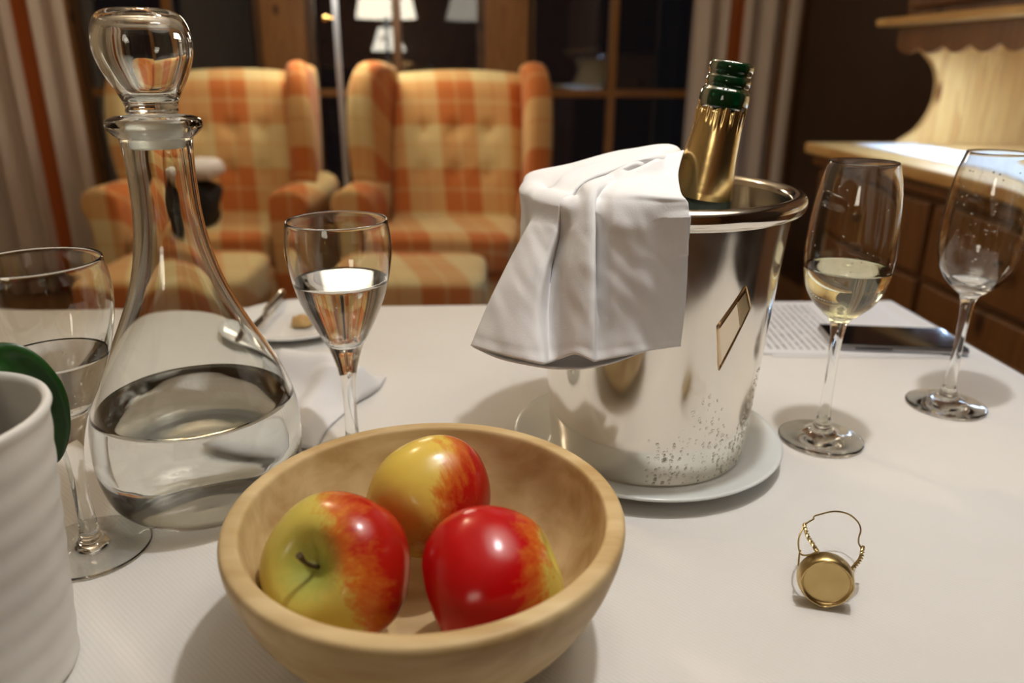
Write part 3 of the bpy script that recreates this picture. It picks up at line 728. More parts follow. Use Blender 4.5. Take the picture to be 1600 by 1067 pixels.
# ================================================================== decanter with stopper
dec = empty('glass_decanter', (-0.2235, 0.4942, T)); tag(dec, 'clear pear-shaped glass decanter of water with a bulbous stopper', 'decanter')
D_OUT = [(0, .0030), (.020, .0022), (.040, .0006), (.0468, .0012), (.0562, .0065), (.0645, .0170), (.0692, .0350), (.0700, .0520), (.0690, .0680), (.0655, .0830), (.0600, .0980), (.0525, .1140), (.0440, .1300), (.0365, .1460), (.0305, .1610), (.0260, .1765), (.0226, .1940), (.0208, .2110), (.0203, .2280), (.0205, .2440), (.0214, .2560)]
D_LIP = [(.0240, .2590), (.0278, .2630), (.0284, .2655), (.0272, .2685), (.0240, .2700), (.0200, .2705)]
D_IN = [(.0180, .2690), (.0172, .2560), (.0172, .2440), (.0171, .2280), (.0177, .2110), (.0196, .1940), (.0232, .1765), (.0278, .1610), (.0338, .1460), (.0414, .1300), (.0499, .1140), (.0574, .0980), (.0629, .0830), (.0664, .0680), (.0674, .0520), (.0666, .0360), (.0617, .0190), (.0535, .0095), (.044, .0060), (.02, .0072), (0, .0080)]
lathe_split(dec, D_OUT + D_LIP + D_IN, ['body', 'lip', 'inner_wall'], [len(D_OUT) - 1, len(D_OUT) + len(D_LIP) - 1], DECGLASS, seg=128)
inn = catmull(D_IN[::-1], 5); e = .00025; LV = 0.0795; lq = []
for r, z in inn:
    if z >= LV: break
    lq.append((r + e if r > 0 else 0, z - e))
rl = interp(inn, LV) + e
lq += [(rl, LV), (rl - .0007, LV - .0006), (rl - .0025, LV - .0012), (rl - .0045, LV - .0014), (rl - .006, LV - .0014), (rl * .6, LV - .0014), (rl * .3, LV - .0014), (0, LV - .0014)]
lathe('water', lq, WATER, dec, seg=128)
S_OUT = [(.0150, .2725), (.0152, .2765), (.0180, .2835), (.0236, .2940), (.0275, .3045), (.0283, .3120), (.0275, .3200), (.0245, .3270), (.0200, .3305), (.0140, .3318), (.0065, .3312), (0, .3308)]
S_IN = [(0, .2800), (.009, .2805), (.0140, .2850), (.0196, .2945), (.0236, .3045), (.0243, .3115), (.0236, .3180), (.0208, .3235), (.0165, .3260), (.0080, .3266), (0, .3267)]
st = empty('stopper', (0, 0, 0), parent=dec)
lathe('knob', catmull([(0, .2712), (.010, .2712)] + S_OUT, 5), DECGLASS, st, seg=96)
lathe('knob_hollow', catmull(S_IN, 5)[::-1], DECGLASS, st, seg=96)
lathe('ground_plug', [(0, .2712), (.0166, .2711), (.0172, .2700), (.0169, .262), (.0163, .2530), (.0155, .2515), (0, .2512)][::-1], FROST, st, seg=72)

# ================================================================== white planter with green leaf (near, at the left)
PLANT = noise_col('matt_white_ceramic', (0.70, 0.68, 0.64), (0.77, 0.755, 0.72), 20, rough=0.45)
pl = empty('plant_pot', (-0.2765, 0.3120, T)); tag(pl, 'white ribbed ceramic plant pot at the left front corner', 'plant pot')
PR = [(0, 0), (.043, 0), (.047, .003)]
for k in range(60):
    z = .004 + .140 * k / 59
    PR.append((.0475 + .0115 * (z / .15) + .00025 * math.sin(z * 2 * PI / .016), z))
PR += [(.0600, .1475), (.0594, .1495), (.0575, .1500), (.0556, .1490), (.0548, .146), (.054, .13), (.051, .06), (.047, .012), (0, .010)]
lathe('pot_wall', PR, PLANT, pl, seg=96, fn=lambda r, z, a: (r, z + (0.0018 * math.sin(a * 1.0) if .01 < z < .14 else 0)))
SOIL = noise_col('potting_soil', (0.02, 0.014, 0.01), (0.05, 0.035, 0.025), 90, rough=0.95, bump=0.8, bscale=120)
lathe('soil', [(0, .098), (.03, .0985), (.0515, .096)][::-1], SOIL, pl, seg=48)
LEAF = noise_col('dark_green_leaf', (0.012, 0.05, 0.010), (0.022, 0.085, 0.016), 25, rough=0.28)
def leaf(name, pts, width, parent, nrm):
    pts = [Vector(p) for p in pts]; rows_ = []
    cp = catmull([tuple(p) for p in pts], 8)
    n = len(cp)
    for i, p in enumerate(cp):
        p = Vector(p); t = i / (n - 1)
        d = (Vector(cp[min(i + 1, n - 1)]) - Vector(cp[max(i - 1, 0)])).normalized()
        side = d.cross(Vector(nrm)).normalized()
        up_ = side.cross(d)
        w = width * (math.sin(PI * min(1, t * 0.92 + 0.06)) ** 0.7)
        rows_.append([tuple(p + side * w * s + up_ * (abs(s) * 0.18 * w)) for s in (-1, -.6, -.25, 0, .25, .6, 1)])
    return grid_obj(name, [[tuple(Vector(q_) - pl.location) for q_ in r] for r in rows_], LEAF, parent, thick=0.0008)
leaf('leaf', [(-0.2700, 0.3250, 0.850), (-0.2850, 0.350, 0.890), (-0.273, 0.382, 0.900), (-0.259, 0.388, 0.882), (-0.257, 0.3885, 0.857), (-0.262, 0.3885, 0.836)], 0.0110, pl, (0.25, -1, 0.35))
leaf('leaf', [(-0.2750, 0.3150, 0.850), (-0.305, 0.33, 0.925), (-0.345, 0.345, 0.935), (-0.38, 0.35, 0.905)], 0.014, pl, (0.1, -0.6, 0.8))
leaf('leaf', [(-0.2750, 0.3100, 0.850), (-0.295, 0.32, 0.92), (-0.305, 0.37, 0.945), (-0.325, 0.41, 0.93)], 0.014, pl, (0.1, -0.6, 0.8))

# ================================================================== wire muselet with its gold cap
GOLDM = noise_col('matt_gold_cap', (0.50, 0.36, 0.15), (0.58, 0.43, 0.19), 60, rough=0.33, metal=1.0)
WIREM = plain('brassy_wire', (0.62, 0.47, 0.22), 0.28, 1.0)
cap_c = Vector((0.1855, 0.3755, T + 0.0168))
cn = Vector((-0.24, -0.955, 0.12)).normalized()
mus = empty('wire_muselet', (cap_c.x, cap_c.y, T)); tag(mus, 'gold bottle cap with its twisted wire cage lying on the cloth', 'bottle cap')
cq = cn.to_track_quat('Z', 'Y')
cap = lathe('cap', catmull([(0, .0014), (.0100, .0016), (.0126, .0019), (.0133, .0027), (.0140, .0029), (.0150, .0020), (.0158, -.0005), (.0160, -.0045), (.0157, -.0060), (.0150, -.0055), (.0148, -.001), (.012, -.0005), (0, -.0005)], 3)[::-1], GOLDM, mus, cap_c - mus.location, cq.to_euler(), seg=72)
def W(pts): return [tuple(Vector(p) - mus.location) for p in pts]
ringp = []
for k in range(60):
    a = 2 * PI * k / 60
    r = .0140 + .0008 * max(0, math.cos(4 * a)) ** 3
    ringp.append(cap_c - mus.location + cq @ Vector((r * math.cos(a), r * math.sin(a), .0034)))
tube('wire_ring', ringp, .00055, WIREM, mus, cyclic=True, sides=8)
def twist(name, pts, turns):
    cp = catmull(pts, 14); n = len(cp)
    for ph in (0, PI):
        out = []
        for i, p in enumerate(cp):
            d = (Vector(cp[min(i + 1, n - 1)]) - Vector(cp[max(i - 1, 0)])).normalized()
            u = d.orthogonal().normalized(); u = d.cross(Vector((0.3, 0.9, 0.2))).normalized(); v = d.cross(u)
            t = 2 * PI * turns * i / (n - 1) + ph
            out.append(tuple(Vector(p) + (u * math.cos(t) + v * math.sin(t)) * .00085))
        tube(name, W(out), .00062, WIREM, mus, sides=6)
def capedge(a, zo=-.004): return cap_c + cq @ Vector((.0163 * math.cos(a), .0163 * math.sin(a), zo))
# directions on the cap rim (in the cap's own plane)
LOOP = [(0.1848,0.4140,0.7800),(0.1889,0.4176,0.7800),(0.1929,0.4206,0.7800),(0.1944,0.4235,0.7800),(0.1985,0.4258,0.7800),(0.2095,0.4296,0.7800),(0.2182,0.4283,0.7790),(0.2215,0.4210,0.7780),(0.2204,0.4132,0.7770),(0.2164,0.4063,0.7760),(0.2136,0.3995,0.7760),(0.2145,0.3957,0.7750)]
tube('wire_loop', W(catmull(LOOP, 5)), .00055, WIREM, mus, sides=6)
twist('twisted_wire', [(0.1848,0.4140,0.7800),(0.1832,0.4031,0.7790),(0.1815,0.3900,0.7815),(0.1805,0.3815,0.7828)], 6)
twist('twisted_wire', [(0.2150,0.3970,0.7750),(0.2110,0.3894,0.7735),(0.2060,0.3844,0.7718),(0.2010,0.3800,0.7705)], 5)
tube('wire_loop', W(catmull([(0.1848,0.4140,0.7800),(0.1791,0.4059,0.7770),(0.1754,0.3959,0.7760),(0.1748,0.3895,0.7755),(0.1765,0.3845,0.7785),(0.1800,0.3818,0.7825)], 6)), .00055, WIREM, mus, sides=6)
tube('wire_end', W(catmull([(0.1752,0.3925,0.7765),(0.1741,0.3905,0.7735),(0.1730,0.3870,0.7690)], 4)), .0006, WIREM, mus, sides=6)
tube('wire_knot', W([(0.1840,0.4135,0.7795),(0.1848,0.4142,0.7803),(0.1858,0.4150,0.7801)]), .0009, WIREM, mus, sides=8)
tube('wire_knot', W([(0.2140,0.3955,0.7746),(0.2148,0.3966,0.7752),(0.2156,0.3978,0.7750)]), .0012, WIREM, mus, sides=8)

# ================================================================== paper sheets and phone
PAPER, nt, b = newmat('printed_paper')
tc = N(nt, 'ShaderNodeTexCoord'); sp = N(nt, 'ShaderNodeSeparateXYZ'); L(nt, tc.outputs['Object'], sp.inputs[0])
ln = N(nt, 'ShaderNodeMath', operation='MULTIPLY', i_1=1 / 0.0085); L(nt, sp.outputs['X'], ln.inputs[0])
fr = N(nt, 'ShaderNodeMath', operation='FRACT'); L(nt, ln.outputs[0], fr.inputs[0])
lt = N(nt, 'ShaderNodeMath', operation='LESS_THAN', i_1=0.42); L(nt, fr.outputs[0], lt.inputs[0])
mp = N(nt, 'ShaderNodeMapping'); mp.inputs['Scale'].default_value = (40, 420, 1); L(nt, tc.outputs['Object'], mp.inputs[0])
nz = N(nt, 'ShaderNodeTexNoise'); nz.inputs['Scale'].default_value = 1; nz.inputs['Detail'].default_value = 1; L(nt, mp.outputs[0], nz.inputs['Vector'])
g = N(nt, 'ShaderNodeMath', operation='GREATER_THAN', i_1=0.44); L(nt, nz.outputs[0], g.inputs[0])
m1 = N(nt, 'ShaderNodeMath', operation='MULTIPLY'); L(nt, lt.outputs[0], m1.inputs[0]); L(nt, g.outputs[0], m1.inputs[1])
ax_ = N(nt, 'ShaderNodeMath', operation='LESS_THAN', i_1=0.002); L(nt, sp.outputs['X'], ax_.inputs[0])
ab = N(nt, 'ShaderNodeMath', operation='ABSOLUTE'); L(nt, sp.outputs['Y'], ab.inputs[0])
al = N(nt, 'ShaderNodeMath', operation='LESS_THAN', i_1=0.085); L(nt, ab.outputs[0], al.inputs[0])
gx = N(nt, 'ShaderNodeMath', operation='GREATER_THAN', i_1=-0.095); L(nt, sp.outputs['X'], gx.inputs[0])
m2 = N(nt, 'ShaderNodeMath', operation='MULTIPLY'); L(nt, m1.outputs[0], m2.inputs[0]); L(nt, ax_.outputs[0], m2.inputs[1])
m3 = N(nt, 'ShaderNodeMath', operation='MULTIPLY'); L(nt, m2.outputs[0], m3.inputs[0]); L(nt, al.outputs[0], m3.inputs[1])
m4 = N(nt, 'ShaderNodeMath', operation='MULTIPLY'); L(nt, m3.outputs[0], m4.inputs[0]); L(nt, gx.outputs[0], m4.inputs[1])
mx = N(nt, 'ShaderNodeMix', data_type='RGBA'); L(nt, m4.outputs[0], mx.inputs[0]); mx.inputs[6].default_value = (0.74, 0.74, 0.76, 1); mx.inputs[7].default_value = (0.28, 0.28, 0.30, 1)
L(nt, mx.outputs[2], b.inputs['Base Color']); b.inputs['Roughness'].default_value = 0.7
PAPERB = plain('blank_paper', (0.76, 0.76, 0.77), 0.7)
pc = Vector((0.386, 0.888, T))
o = box('paper_sheet', -.108, .100, -.104, .104, 0.0003, 0.0011, PAPERB, None, 0, loc=pc + Vector((.01, 0, 0)), rot=(0, 0, -0.015))
tag(o, 'lower white sheet of paper beneath the printed page and phone', 'paper')
o = box('printed_page', -.104, .092, -.100, .100, 0.0013, 0.0021, PAPER, None, 0, loc=pc, rot=(0, 0, -0.035))
tag(o, 'white page with grey printed lines behind the full flute', 'paper')
PHONEB = plain('black_phone_case', (0.012, 0.012, 0.014), 0.35)
PHONEG = plain('black_phone_glass', (0.004, 0.004, 0.005), 0.05, spec=0.8)
PHONES = plain('phone_metal_edge', (0.35, 0.34, 0.35), 0.3, 1.0)
ph = empty('smartphone', (0.435, 0.829, T + 0.0023), (0, 0, -0.10)); tag(ph, 'black smartphone lying face up on the printed page', 'phone')
box('phone_body', -.072, .072, -.036, .036, 0, .0078, PHONES, ph, 0.0035, 4)
box('phone_screen', -.0705, .0705, -.0345, .0345, .0070, .0082, PHONEG, ph, 0.0006, 2)
box('phone_side_keys', -.05, -.01, -.0366, -.0355, .0030, .0050, PHONEB, ph, 0.0003, 1)

# ================================================================== side plate, knife, morsel, crumpled napkin
sp_ = empty('side_plate', (-0.262, 0.876, T)); tag(sp_, 'small white plate with a knife behind the decanter', 'plate')
lathe('dish', [(0, .004), (.045, .004), (.052, .005), (.068, .0105), (.0775, .0135), (.0790, .0128), (.0775, .0110), (.066, .0065), (.052, .0015), (.045, .0003), (0, .0003)], PORCELAIN, sp_, seg=96)
kn = empty('table_knife', (-0.302, 0.886, T + .0155)); tag(kn, 'silver table knife resting on the small white plate', 'knife')
KD = Vector((0.008, -0.998, -0.03)).normalized()
hp = [Vector((0.004, 0.070, .006)) + KD * s for s in (0, .004, .02, .045, .070, .080)]
tube('handle', hp, [.0035, .0058, .0060, .0048, .0040, .0034], SILVER, kn, sides=12)
bm = bmesh.new()
bl = [(-.0042, -.008), (-.0052, -.045), (-.0045, -.075), (.001, -.088), (.0046, -.078), (.0050, -.045), (.0036, -.008)]
lo = [bm.verts.new((x + .005, y, -.0012)) for x, y in bl]; hi = [bm.verts.new((x + .005, y, .0004)) for x, y in bl]
bm.faces.new(lo[::-1]); bm.faces.new(hi)
for i in range(len(bl)): bm.faces.new((lo[i], lo[(i + 1) % len(bl)], hi[(i + 1) % len(bl)], hi[i]))
bm_obj('blade', bm, SILVER, kn)
BREADM = noise_col('bread_crust', (0.42, 0.24, 0.08), (0.62, 0.42, 0.18), 60, rough=0.8, bump=0.6, bscale=90)
bread = pillow('bread_morsel', -.013, .013, -.012, .012, 0, .013, BREADM, None, 0.8, 8, loc=(-.250, .868, T + .0045))
for v in bread.data.vertices:
    v.co += Vector(v.co).normalized() * 0.003 * mnoise.noise(Vector(v.co) * 160)
    v.co.z = max(v.co.z, 0.0002)
tag(bread, 'small brown morsel of bread on the side plate', 'bread')
rows_ = []
for i in range(41):
    u = i / 40
    row = []
    for j in range(41):
        v = j / 40
        x = -.052 + .104 * u; y = -.080 + .16 * v
        e_ = min(u, 1 - u, v, 1 - v)
        ed = min(1, e_ * 12)
        r1 = math.exp(-(((y - .045) + .25 * x) / .022) ** 2) * 0.026
        r2 = math.exp(-(((x + .2 * y) - .020) / .016) ** 2) * 0.012 * (1 if y < .03 else .4)
        z = 0.0012 + ed * (r1 + r2 + .004 * (0.5 + mnoise.noise(Vector((x * 30, y * 30, 2)))))
        row.append((x + .012 * mnoise.noise(Vector((y * 18, 3, x * 9))), y + .008 * mnoise.noise(Vector((x * 20, 8, 1))), z))
    rows_.append(row)
o = grid_obj('crumpled_napkin', rows_, WHITECLOTH, None, (-0.200, 0.655, T + .0008), (0, 0, -0.25), thick=0.0008, offset=0.0)
tag(o, 'crumpled white napkin on the table behind the decanter', 'napkin')

# ================================================================== armchairs and footstools
PLAID, nt, b = newmat('orange_plaid_fabric')
tc = N(nt, 'ShaderNodeTexCoord'); sp = N(nt, 'ShaderNodeSeparateXYZ'); L(nt, tc.outputs['Object'], sp.inputs[0])
def stripes(inp, off, period):
    a = N(nt, 'ShaderNodeMath', operation='MULTIPLY_ADD', i_1=1 / period, i_2=off); L(nt, inp, a.inputs[0])
    f = N(nt, 'ShaderNodeMath', operation='FRACT'); L(nt, a.outputs[0], f.inputs[0])
    rp = N(nt, 'ShaderNodeValToRGB'); r = rp.color_ramp; r.interpolation = 'LINEAR'
    pts = [(0.0, 1), (0.22, 1), (0.235, .55), (0.265, .55), (0.28, 1), (0.49, 1), (0.505, 0.0), (0.735, 0), (0.75, .35), (0.765, .35), (0.78, 0), (0.985, 0)]
    r.elements[0].position = 0.0; r.elements[0].color = (1, 1, 1, 1)
    r.elements[1].position = 1.0; r.elements[1].color = (1, 1, 1, 1)
    for p_, v_ in pts[1:]:
        e2 = r.elements.new(p_); e2.color = (v_, v_, v_, 1)
    L(nt, f.outputs[0], rp.inputs[0]); return rp.outputs[0]
cx_ = N(nt, 'ShaderNodeMath', operation='MULTIPLY_ADD', i_1=0.35); L(nt, sp.outputs['Y'], cx_.inputs[0]); L(nt, sp.outputs['X'], cx_.inputs[2])
rz_ = N(nt, 'ShaderNodeMath', operation='MULTIPLY_ADD', i_1=0.55); L(nt, sp.outputs['Y'], rz_.inputs[0]); L(nt, sp.outputs['Z'], rz_.inputs[2])
s1 = stripes(cx_.outputs[0], 0.043, 0.29); s2 = stripes(rz_.outputs[0], 0.653, 0.385)
av = N(nt, 'ShaderNodeMath', operation='ADD'); L(nt, s1, av.inputs[0]); L(nt, s2, av.inputs[1])
hv = N(nt, 'ShaderNodeMath', operation='MULTIPLY', i_1=0.5); L(nt, av.outputs[0], hv.inputs[0])
rp = N(nt, 'ShaderNodeValToRGB'); r = rp.color_ramp
r.elements[0].position = 0.0; r.elements[0].color = (0.68, 0.56, 0.29, 1)
r.elements[1].position = 1.0; r.elements[1].color = (0.52, 0.165, 0.045, 1)
e2 = r.elements.new(0.5); e2.color = (0.62, 0.37, 0.155, 1)
L(nt, hv.outputs[0], rp.inputs[0]); L(nt, rp.outputs[0], b.inputs['Base Color'])
b.inputs['Roughness'].default_value = 0.9; b.inputs['Specular IOR Level'].default_value = 0.15; b.inputs['Sheen Weight'].default_value = 0.15
nz = N(nt, 'ShaderNodeTexNoise'); nz.inputs['Scale'].default_value = 300; L(nt, tc.outputs['Object'], nz.inputs['Vector'])
bp = N(nt, 'ShaderNodeBump'); bp.inputs['Strength'].default_value = 0.3; bp.inputs['Distance'].default_value = 0.003
L(nt, nz.outputs[0], bp.inputs['Height']); L(nt, bp.outputs[0], b.inputs['Normal'])
def wing_chair(loc, rz, label):
    c = empty('wing_armchair', loc, (0, 0, rz)); tag(c, label, 'armchair', 'plaid wing armchairs')
    # tufted backrest, leaning back
    rows_ = []
    btn = [(-.13, .80), (.0, .80), (.13, .80), (-.13, .64), (0, .64), (.13, .64)]
    for i in range(37):
        v = i / 36; row = []
        for j in range(33):
            u = -1 + 2 * j / 32
            x = u * .275
            zt = 1.025 - .018 * u * u
            z = .42 + (zt - .42) * v
            edge = min(1, (1 - abs(u)) * 5) ** .5 * min(1, (1 - v) * 9 + 0.02) ** .5
            y = .10 + .17 * v - .055 * edge - .015 * (1 - u * u)
            for bx, bz in btn: y += .020 * math.exp(-((x - bx) ** 2 + (z - bz) ** 2) / .0009)
            row.append((x, y, z))
        rows_.append(row)
    front = rows_
    back = [[(x * 1.0, .19 + .15 * ((z - .42) / .6), z) for (x, y, z) in r] for r in rows_]
    n = 33; verts = [p for r in front for p in r] + [p for r in back for p in r]; faces = []
    M_ = len(front) * n
    for i in range(36):
        for j in range(n - 1):
            a = i * n + j
            faces.append((a, a + 1, a + n + 1, a + n)); faces.append((M_ + a, M_ + a + n, M_ + a + n + 1, M_ + a + 1))
    for i in range(36):
        for j, fl in ((0, 0), (n - 1, 1)):
            a = i * n + j; q_ = (a, a + n, M_ + a + n, M_ + a); faces.append(q_ if not fl else q_[::-1])
    for j in range(n - 1):
        a = 36 * n + j; faces.append((a, a + 1, M_ + a + 1, M_ + a)); a = j; faces.append((a + 1, a, M_ + a, M_ + a + 1))
    br = mesh_obj('backrest', verts, faces, PLAID, c, smooth=True, angle=1.2)
    for bx, bz in btn:
        v = (bz - .42) / .6
        lathe('button', [(0, .004), (.006, .003), (.009, 0)], PLAID, br, (bx, .10 + .17 * v - .055 + .006, bz), (PI / 2, 0, 0), seg=12)
    # wings: rounded ears either side
    ear = [(.26, .58), (.10, .58), (-.045, .60), (-.075, .68), (-.085, .80), (-.07, .92), (-.03, 1.01), (.03, 1.05), (.12, 1.055), (.22, 1.04), (.30, 1.02), (.30, .80)]
    ear = catmull(ear + ear[:1], 3)[:-1]
    for s in (-1, 1):
        o = prism('wing', ear, .085, PLAID, c, axis='x', bev=.034, seg=5)
        for v in o.data.vertices:
            y = v.co.y
            v.co.x = (v.co.x - .0425) * (1.0 if y > -.02 else 1.12) + s * (.292 + .055 * max(0, (.15 - y)) / .23)
        # scrolled arm
        arm = [(-.055, .10), (.055, .10), (.058, .45), (.066, .50), (.082, .54), (.085, .575), (.070, .608), (.040, .625), (0, .628), (-.035, .618), (-.058, .59), (-.060, .54), (-.055, .48)]
        o = prism('arm', [(a_ * s + s * .325, z_) for a_, z_ in arm][::(1 if s > 0 else -1)], .52, PLAID, c, (0, -.30, 0), bev=.020, seg=4)
    pillow('seat_cushion', -.265, .265, -.34, .12, .32, .475, PLAID, c, 0.32)
    box('front_rail', -.27, .27, -.30, .2, .15, .34, PLAID, c, .02, 3)
    for sx in (-1, 1):
        for sy, yy in ((-1, -.25), (1, .22)):
            prism('leg', [(-.025, .16), (.025, .16), (.016, 0), (-.016, 0)], .04, DARKWOOD, c, (sx * .30, yy - .02, 0))
    return c
wing_chair((-0.235, 3.02, 0), -0.05, 'orange plaid wing armchair behind the water goblet, on the right')
wing_chair((-1.135, 3.02, 0), -0.02, 'orange plaid wing armchair behind the decanter, on the left')
def footstool(loc, rz, label):
    c = empty('footstool', loc, (0, 0, rz)); tag(c, label, 'footstool', 'plaid footstools')
    pillow('cushion', -.245, .245, -.20, .20, .30, .455, PLAID, c, 0.3)
    box('frame', -.235, .235, -.19, .19, .13, .34, PLAID, c, .03, 3)
    for sx in (-1, 1):
        for sy in (-1, 1):
            prism('leg', [(-.02, .14), (.02, .14), (.014, 0), (-.014, 0)], .035, DARKWOOD, c, (sx * .19, sy * .15 - .017, 0))
footstool((-0.325, 2.36, 0), 0.02, 'orange plaid footstool in front of the right armchair')
footstool((-1.05, 2.36, 0), 0.05, 'orange plaid footstool in front of the left armchair')
o = pillow('black_bag', -.10, .07, -.08, .08, 0, .175, BLACKCLOTH, None, 0.55, 10, loc=(-1.165, 2.84, .470))
for v in o.data.vertices: v.co += Vector((0.02, 0.02, 0.015)) * mnoise.noise(Vector(v.co) * 14)
tag(o, 'black soft bag on the seat of the left armchair', 'bag')
o = pillow('white_bundle', -.075, .075, -.07, .07, 0, .075, WHITECLOTH, None, 0.75, 10, loc=(-1.135, 2.83, .648))
for v in o.data.vertices: v.co += Vector((0.02, 0.02, 0.012)) * mnoise.noise(Vector(v.co) * 22 + Vector((3, 1, 0)))
tag(o, 'bundled white cloth on top of the black bag', 'cloth')

# ================================================================== curtains
CURT, nt, b = newmat('striped_curtain_fabric')
tc = N(nt, 'ShaderNodeTexCoord'); at = N(nt, 'ShaderNodeAttribute', attribute_name='UVMap')
uvn = N(nt, 'ShaderNodeUVMap'); sp = N(nt, 'ShaderNodeSeparateXYZ'); L(nt, uvn.outputs[0], sp.inputs[0])
f = N(nt, 'ShaderNodeMath', operation='FRACT'); L(nt, sp.outputs['X'], f.inputs[0])
rp = N(nt, 'ShaderNodeValToRGB'); r = rp.color_ramp; r.interpolation = 'CONSTANT'
BEI, BRO, ORA = (0.58, 0.49, 0.42, 1), (0.30, 0.17, 0.10, 1), (0.40, 0.11, 0.03, 1)
r.elements[0].position = 0.0; r.elements[0].color = BEI
r.elements[1].position = 0.30; r.elements[1].color = ORA
for p_, c_ in ((0.42, BEI), (0.70, BRO), (0.76, BEI), (0.84, BRO), (0.88, BEI)):
    e2 = r.elements.new(p_); e2.color = c_
L(nt, f.outputs[0], rp.inputs[0]); L(nt, rp.outputs[0], b.inputs['Base Color']); b.inputs['Roughness'].default_value = 0.9; b.inputs['Specular IOR Level'].default_value = 0.15
def curtain(p0, p1, z0, z1, nf, amp, uoff, uscale, label, flare=0.0):
    p0 = Vector(p0); p1 = Vector(p1); d = (p1 - p0); ln_ = d.length; d.normalize(); nn = Vector((-d.y, d.x, 0))
    NU, NV = nf * 14, 14
    verts, faces, uvs = [], [], []
    c = (p0 + p1) / 2
    for i in range(NV + 1):
        v = i / NV
        for j in range(NU + 1):
            u = j / NU
            w = amp * (math.sin(2 * PI * nf * u) + .35 * math.sin(2 * PI * nf * u * 1.7 + 1)) * (0.75 + .35 * (1 - v))
            p = p0 + d * (ln_ * (u + .006 * math.sin(2 * PI * nf * 2 * u))) + nn * w + d * flare * (1 - v) * (u - .5)
            verts.append((p.x - c.x, p.y - c.y, z0 + (z1 - z0) * v)); uvs.append((uoff + uscale * u, v))
    for i in range(NV):
        for j in range(NU):
            a = i * (NU + 1) + j; faces.append((a, a + 1, a + NU + 2, a + NU + 1))
    o = mesh_obj('curtain', verts, faces, CURT, None, (c.x, c.y, 0))
    uv = o.data.uv_layers.new(name='UVMap')
    for l in o.data.loops: uv.data[l.index].uv = uvs[l.vertex_index]
    s = o.modifiers.new('thickness', 'SOLIDIFY'); s.thickness = 0.003
    tag(o, label, 'curtain', 'striped curtains'); return o
curtain((0.90, 4.16, 0), (1.50, 4.02, 0), 0.03, 2.35, 6, .026, 0.02, 1.0, 'beige curtain with brown stripes right of the champagne bottle')
curtain((-2.42, 3.42, 0), (-1.90, 3.52, 0), 0.03, 2.35, 5, .030, 0.82, 0.80, 'beige curtain with an orange stripe left of the decanter')

# ================================================================== pine sideboard with hutch on the right
SX0, SY1 = 1.045, 2.20         # room frame: front plane, far end
SB = empty('pine_sideboard', room(SX0, SY1, 0), (0, 0, YAW)); tag(SB, 'pine sideboard with a lit hutch along the right wall', 'sideboard')
LEN, DEP, HT = 1.75, XR - SX0 - 0.01, 0.842
def sb(name, x0, x1, y0, y1, z0, z1, m, par=SB, bev=0.004): return box(name, x0, x1, y0, y1, z0, z1, m, par, bev)
sb('carcass', 0.02, DEP, -LEN + 0.03, -0.03, 0.05, HT - 0.032, PINESHADED)
sb('plinth', 0.05, DEP - .02, -LEN + 0.06, -0.06, 0, 0.05, DARKWOOD)
sb('worktop', -0.025, DEP, -LEN, 0.0, HT - 0.030, HT, PINEX, SB, 0.008)
sb('moulding', -0.005, 0.02, -LEN + 0.02, -0.02, HT - 0.060, HT - 0.031, PINESHADED, SB, 0.006)
nd = 3
for k in range(nd):
    y1 = -0.06 - k * (LEN - .09) / nd; y0 = y1 - (LEN - .09) / nd + 0.02
    dr = sb('drawer', 0.000, 0.022, y0, y1, HT - 0.235, HT - 0.075, PINESHADED, SB, 0.006)
    lathe('knob', [(0, .026), (.011, .024), (.014, .017), (.010, .010), (.006, .006), (.007, 0)], DARKWOOD, dr, (0.0, (y0 + y1) / 2, HT - .155), (0, -PI / 2, 0), seg=24)
    do = sb('door', 0.002, 0.022, y0, y1, 0.08, HT - 0.25, PINESHADED, SB, 0.006)
    sb('door_panel', -0.004, 0.003, y0 + .07, y1 - .07, 0.15, HT - 0.32, PINESHADED, do, 0.004)
    lathe('knob', [(0, .026), (.011, .024), (.014, .017), (.010, .010), (.006, .006), (.007, 0)], DARKWOOD, do, (0.0, y0 + .035, .48), (0, -PI / 2, 0), seg=24)
# hutch: curved side panels of planks, back planks, upper cupboard with scalloped apron
ZU = 1.105
HX0 = 0.262
def side_outline():
    # front edge: S-curve, from the worktop up
    fr_ = [(HX0 - .055, HT), (HX0 - .035, HT + .012), (HX0 + .005, HT + .040), (HX0 + .032, HT + .085), (HX0 + .042, HT + .135), (HX0 + .036, HT + .180), (HX0 + .012, HT + .220), (HX0 - .030, HT + .255), (HX0 - .055, HT + .290), (HX0 - .06, ZU + .02)]
    return catmull(fr_, 4)
so = side_outline()
for yy, nme in ((-0.06, 'far'), (-LEN + 0.06, 'near')):
    par = empty('hutch_side', (0, 0, 0), parent=SB)
    # planks side by side, the front one cut to the curve
    edges = [DEP, DEP - .11, DEP - .20, DEP - .29, HX0 + .055]
    for a, b_ in zip(edges, edges[1:]):
        box('plank', b_ + .0008, a - .0008, yy - .011, yy + .011, HT, ZU + .02, PINE, par, 0.0015, 1)
    prism('plank', so + [(HX0 + .0542, ZU + .02), (HX0 + .0542, HT)], .022, PINE, par, (0, yy - .011, 0), bev=0.0)
n = 13
bp_ = empty('hutch_back', (0, 0, 0), parent=SB)
for k in range(n):
    y1 = -0.073 - k * (LEN - .146) / n; y0 = y1 - (LEN - .146) / n + .0016
    box('plank', DEP - .014, DEP - .001, y0, y1, HT, ZU + .02, PINE, bp_, 0.0015, 1)
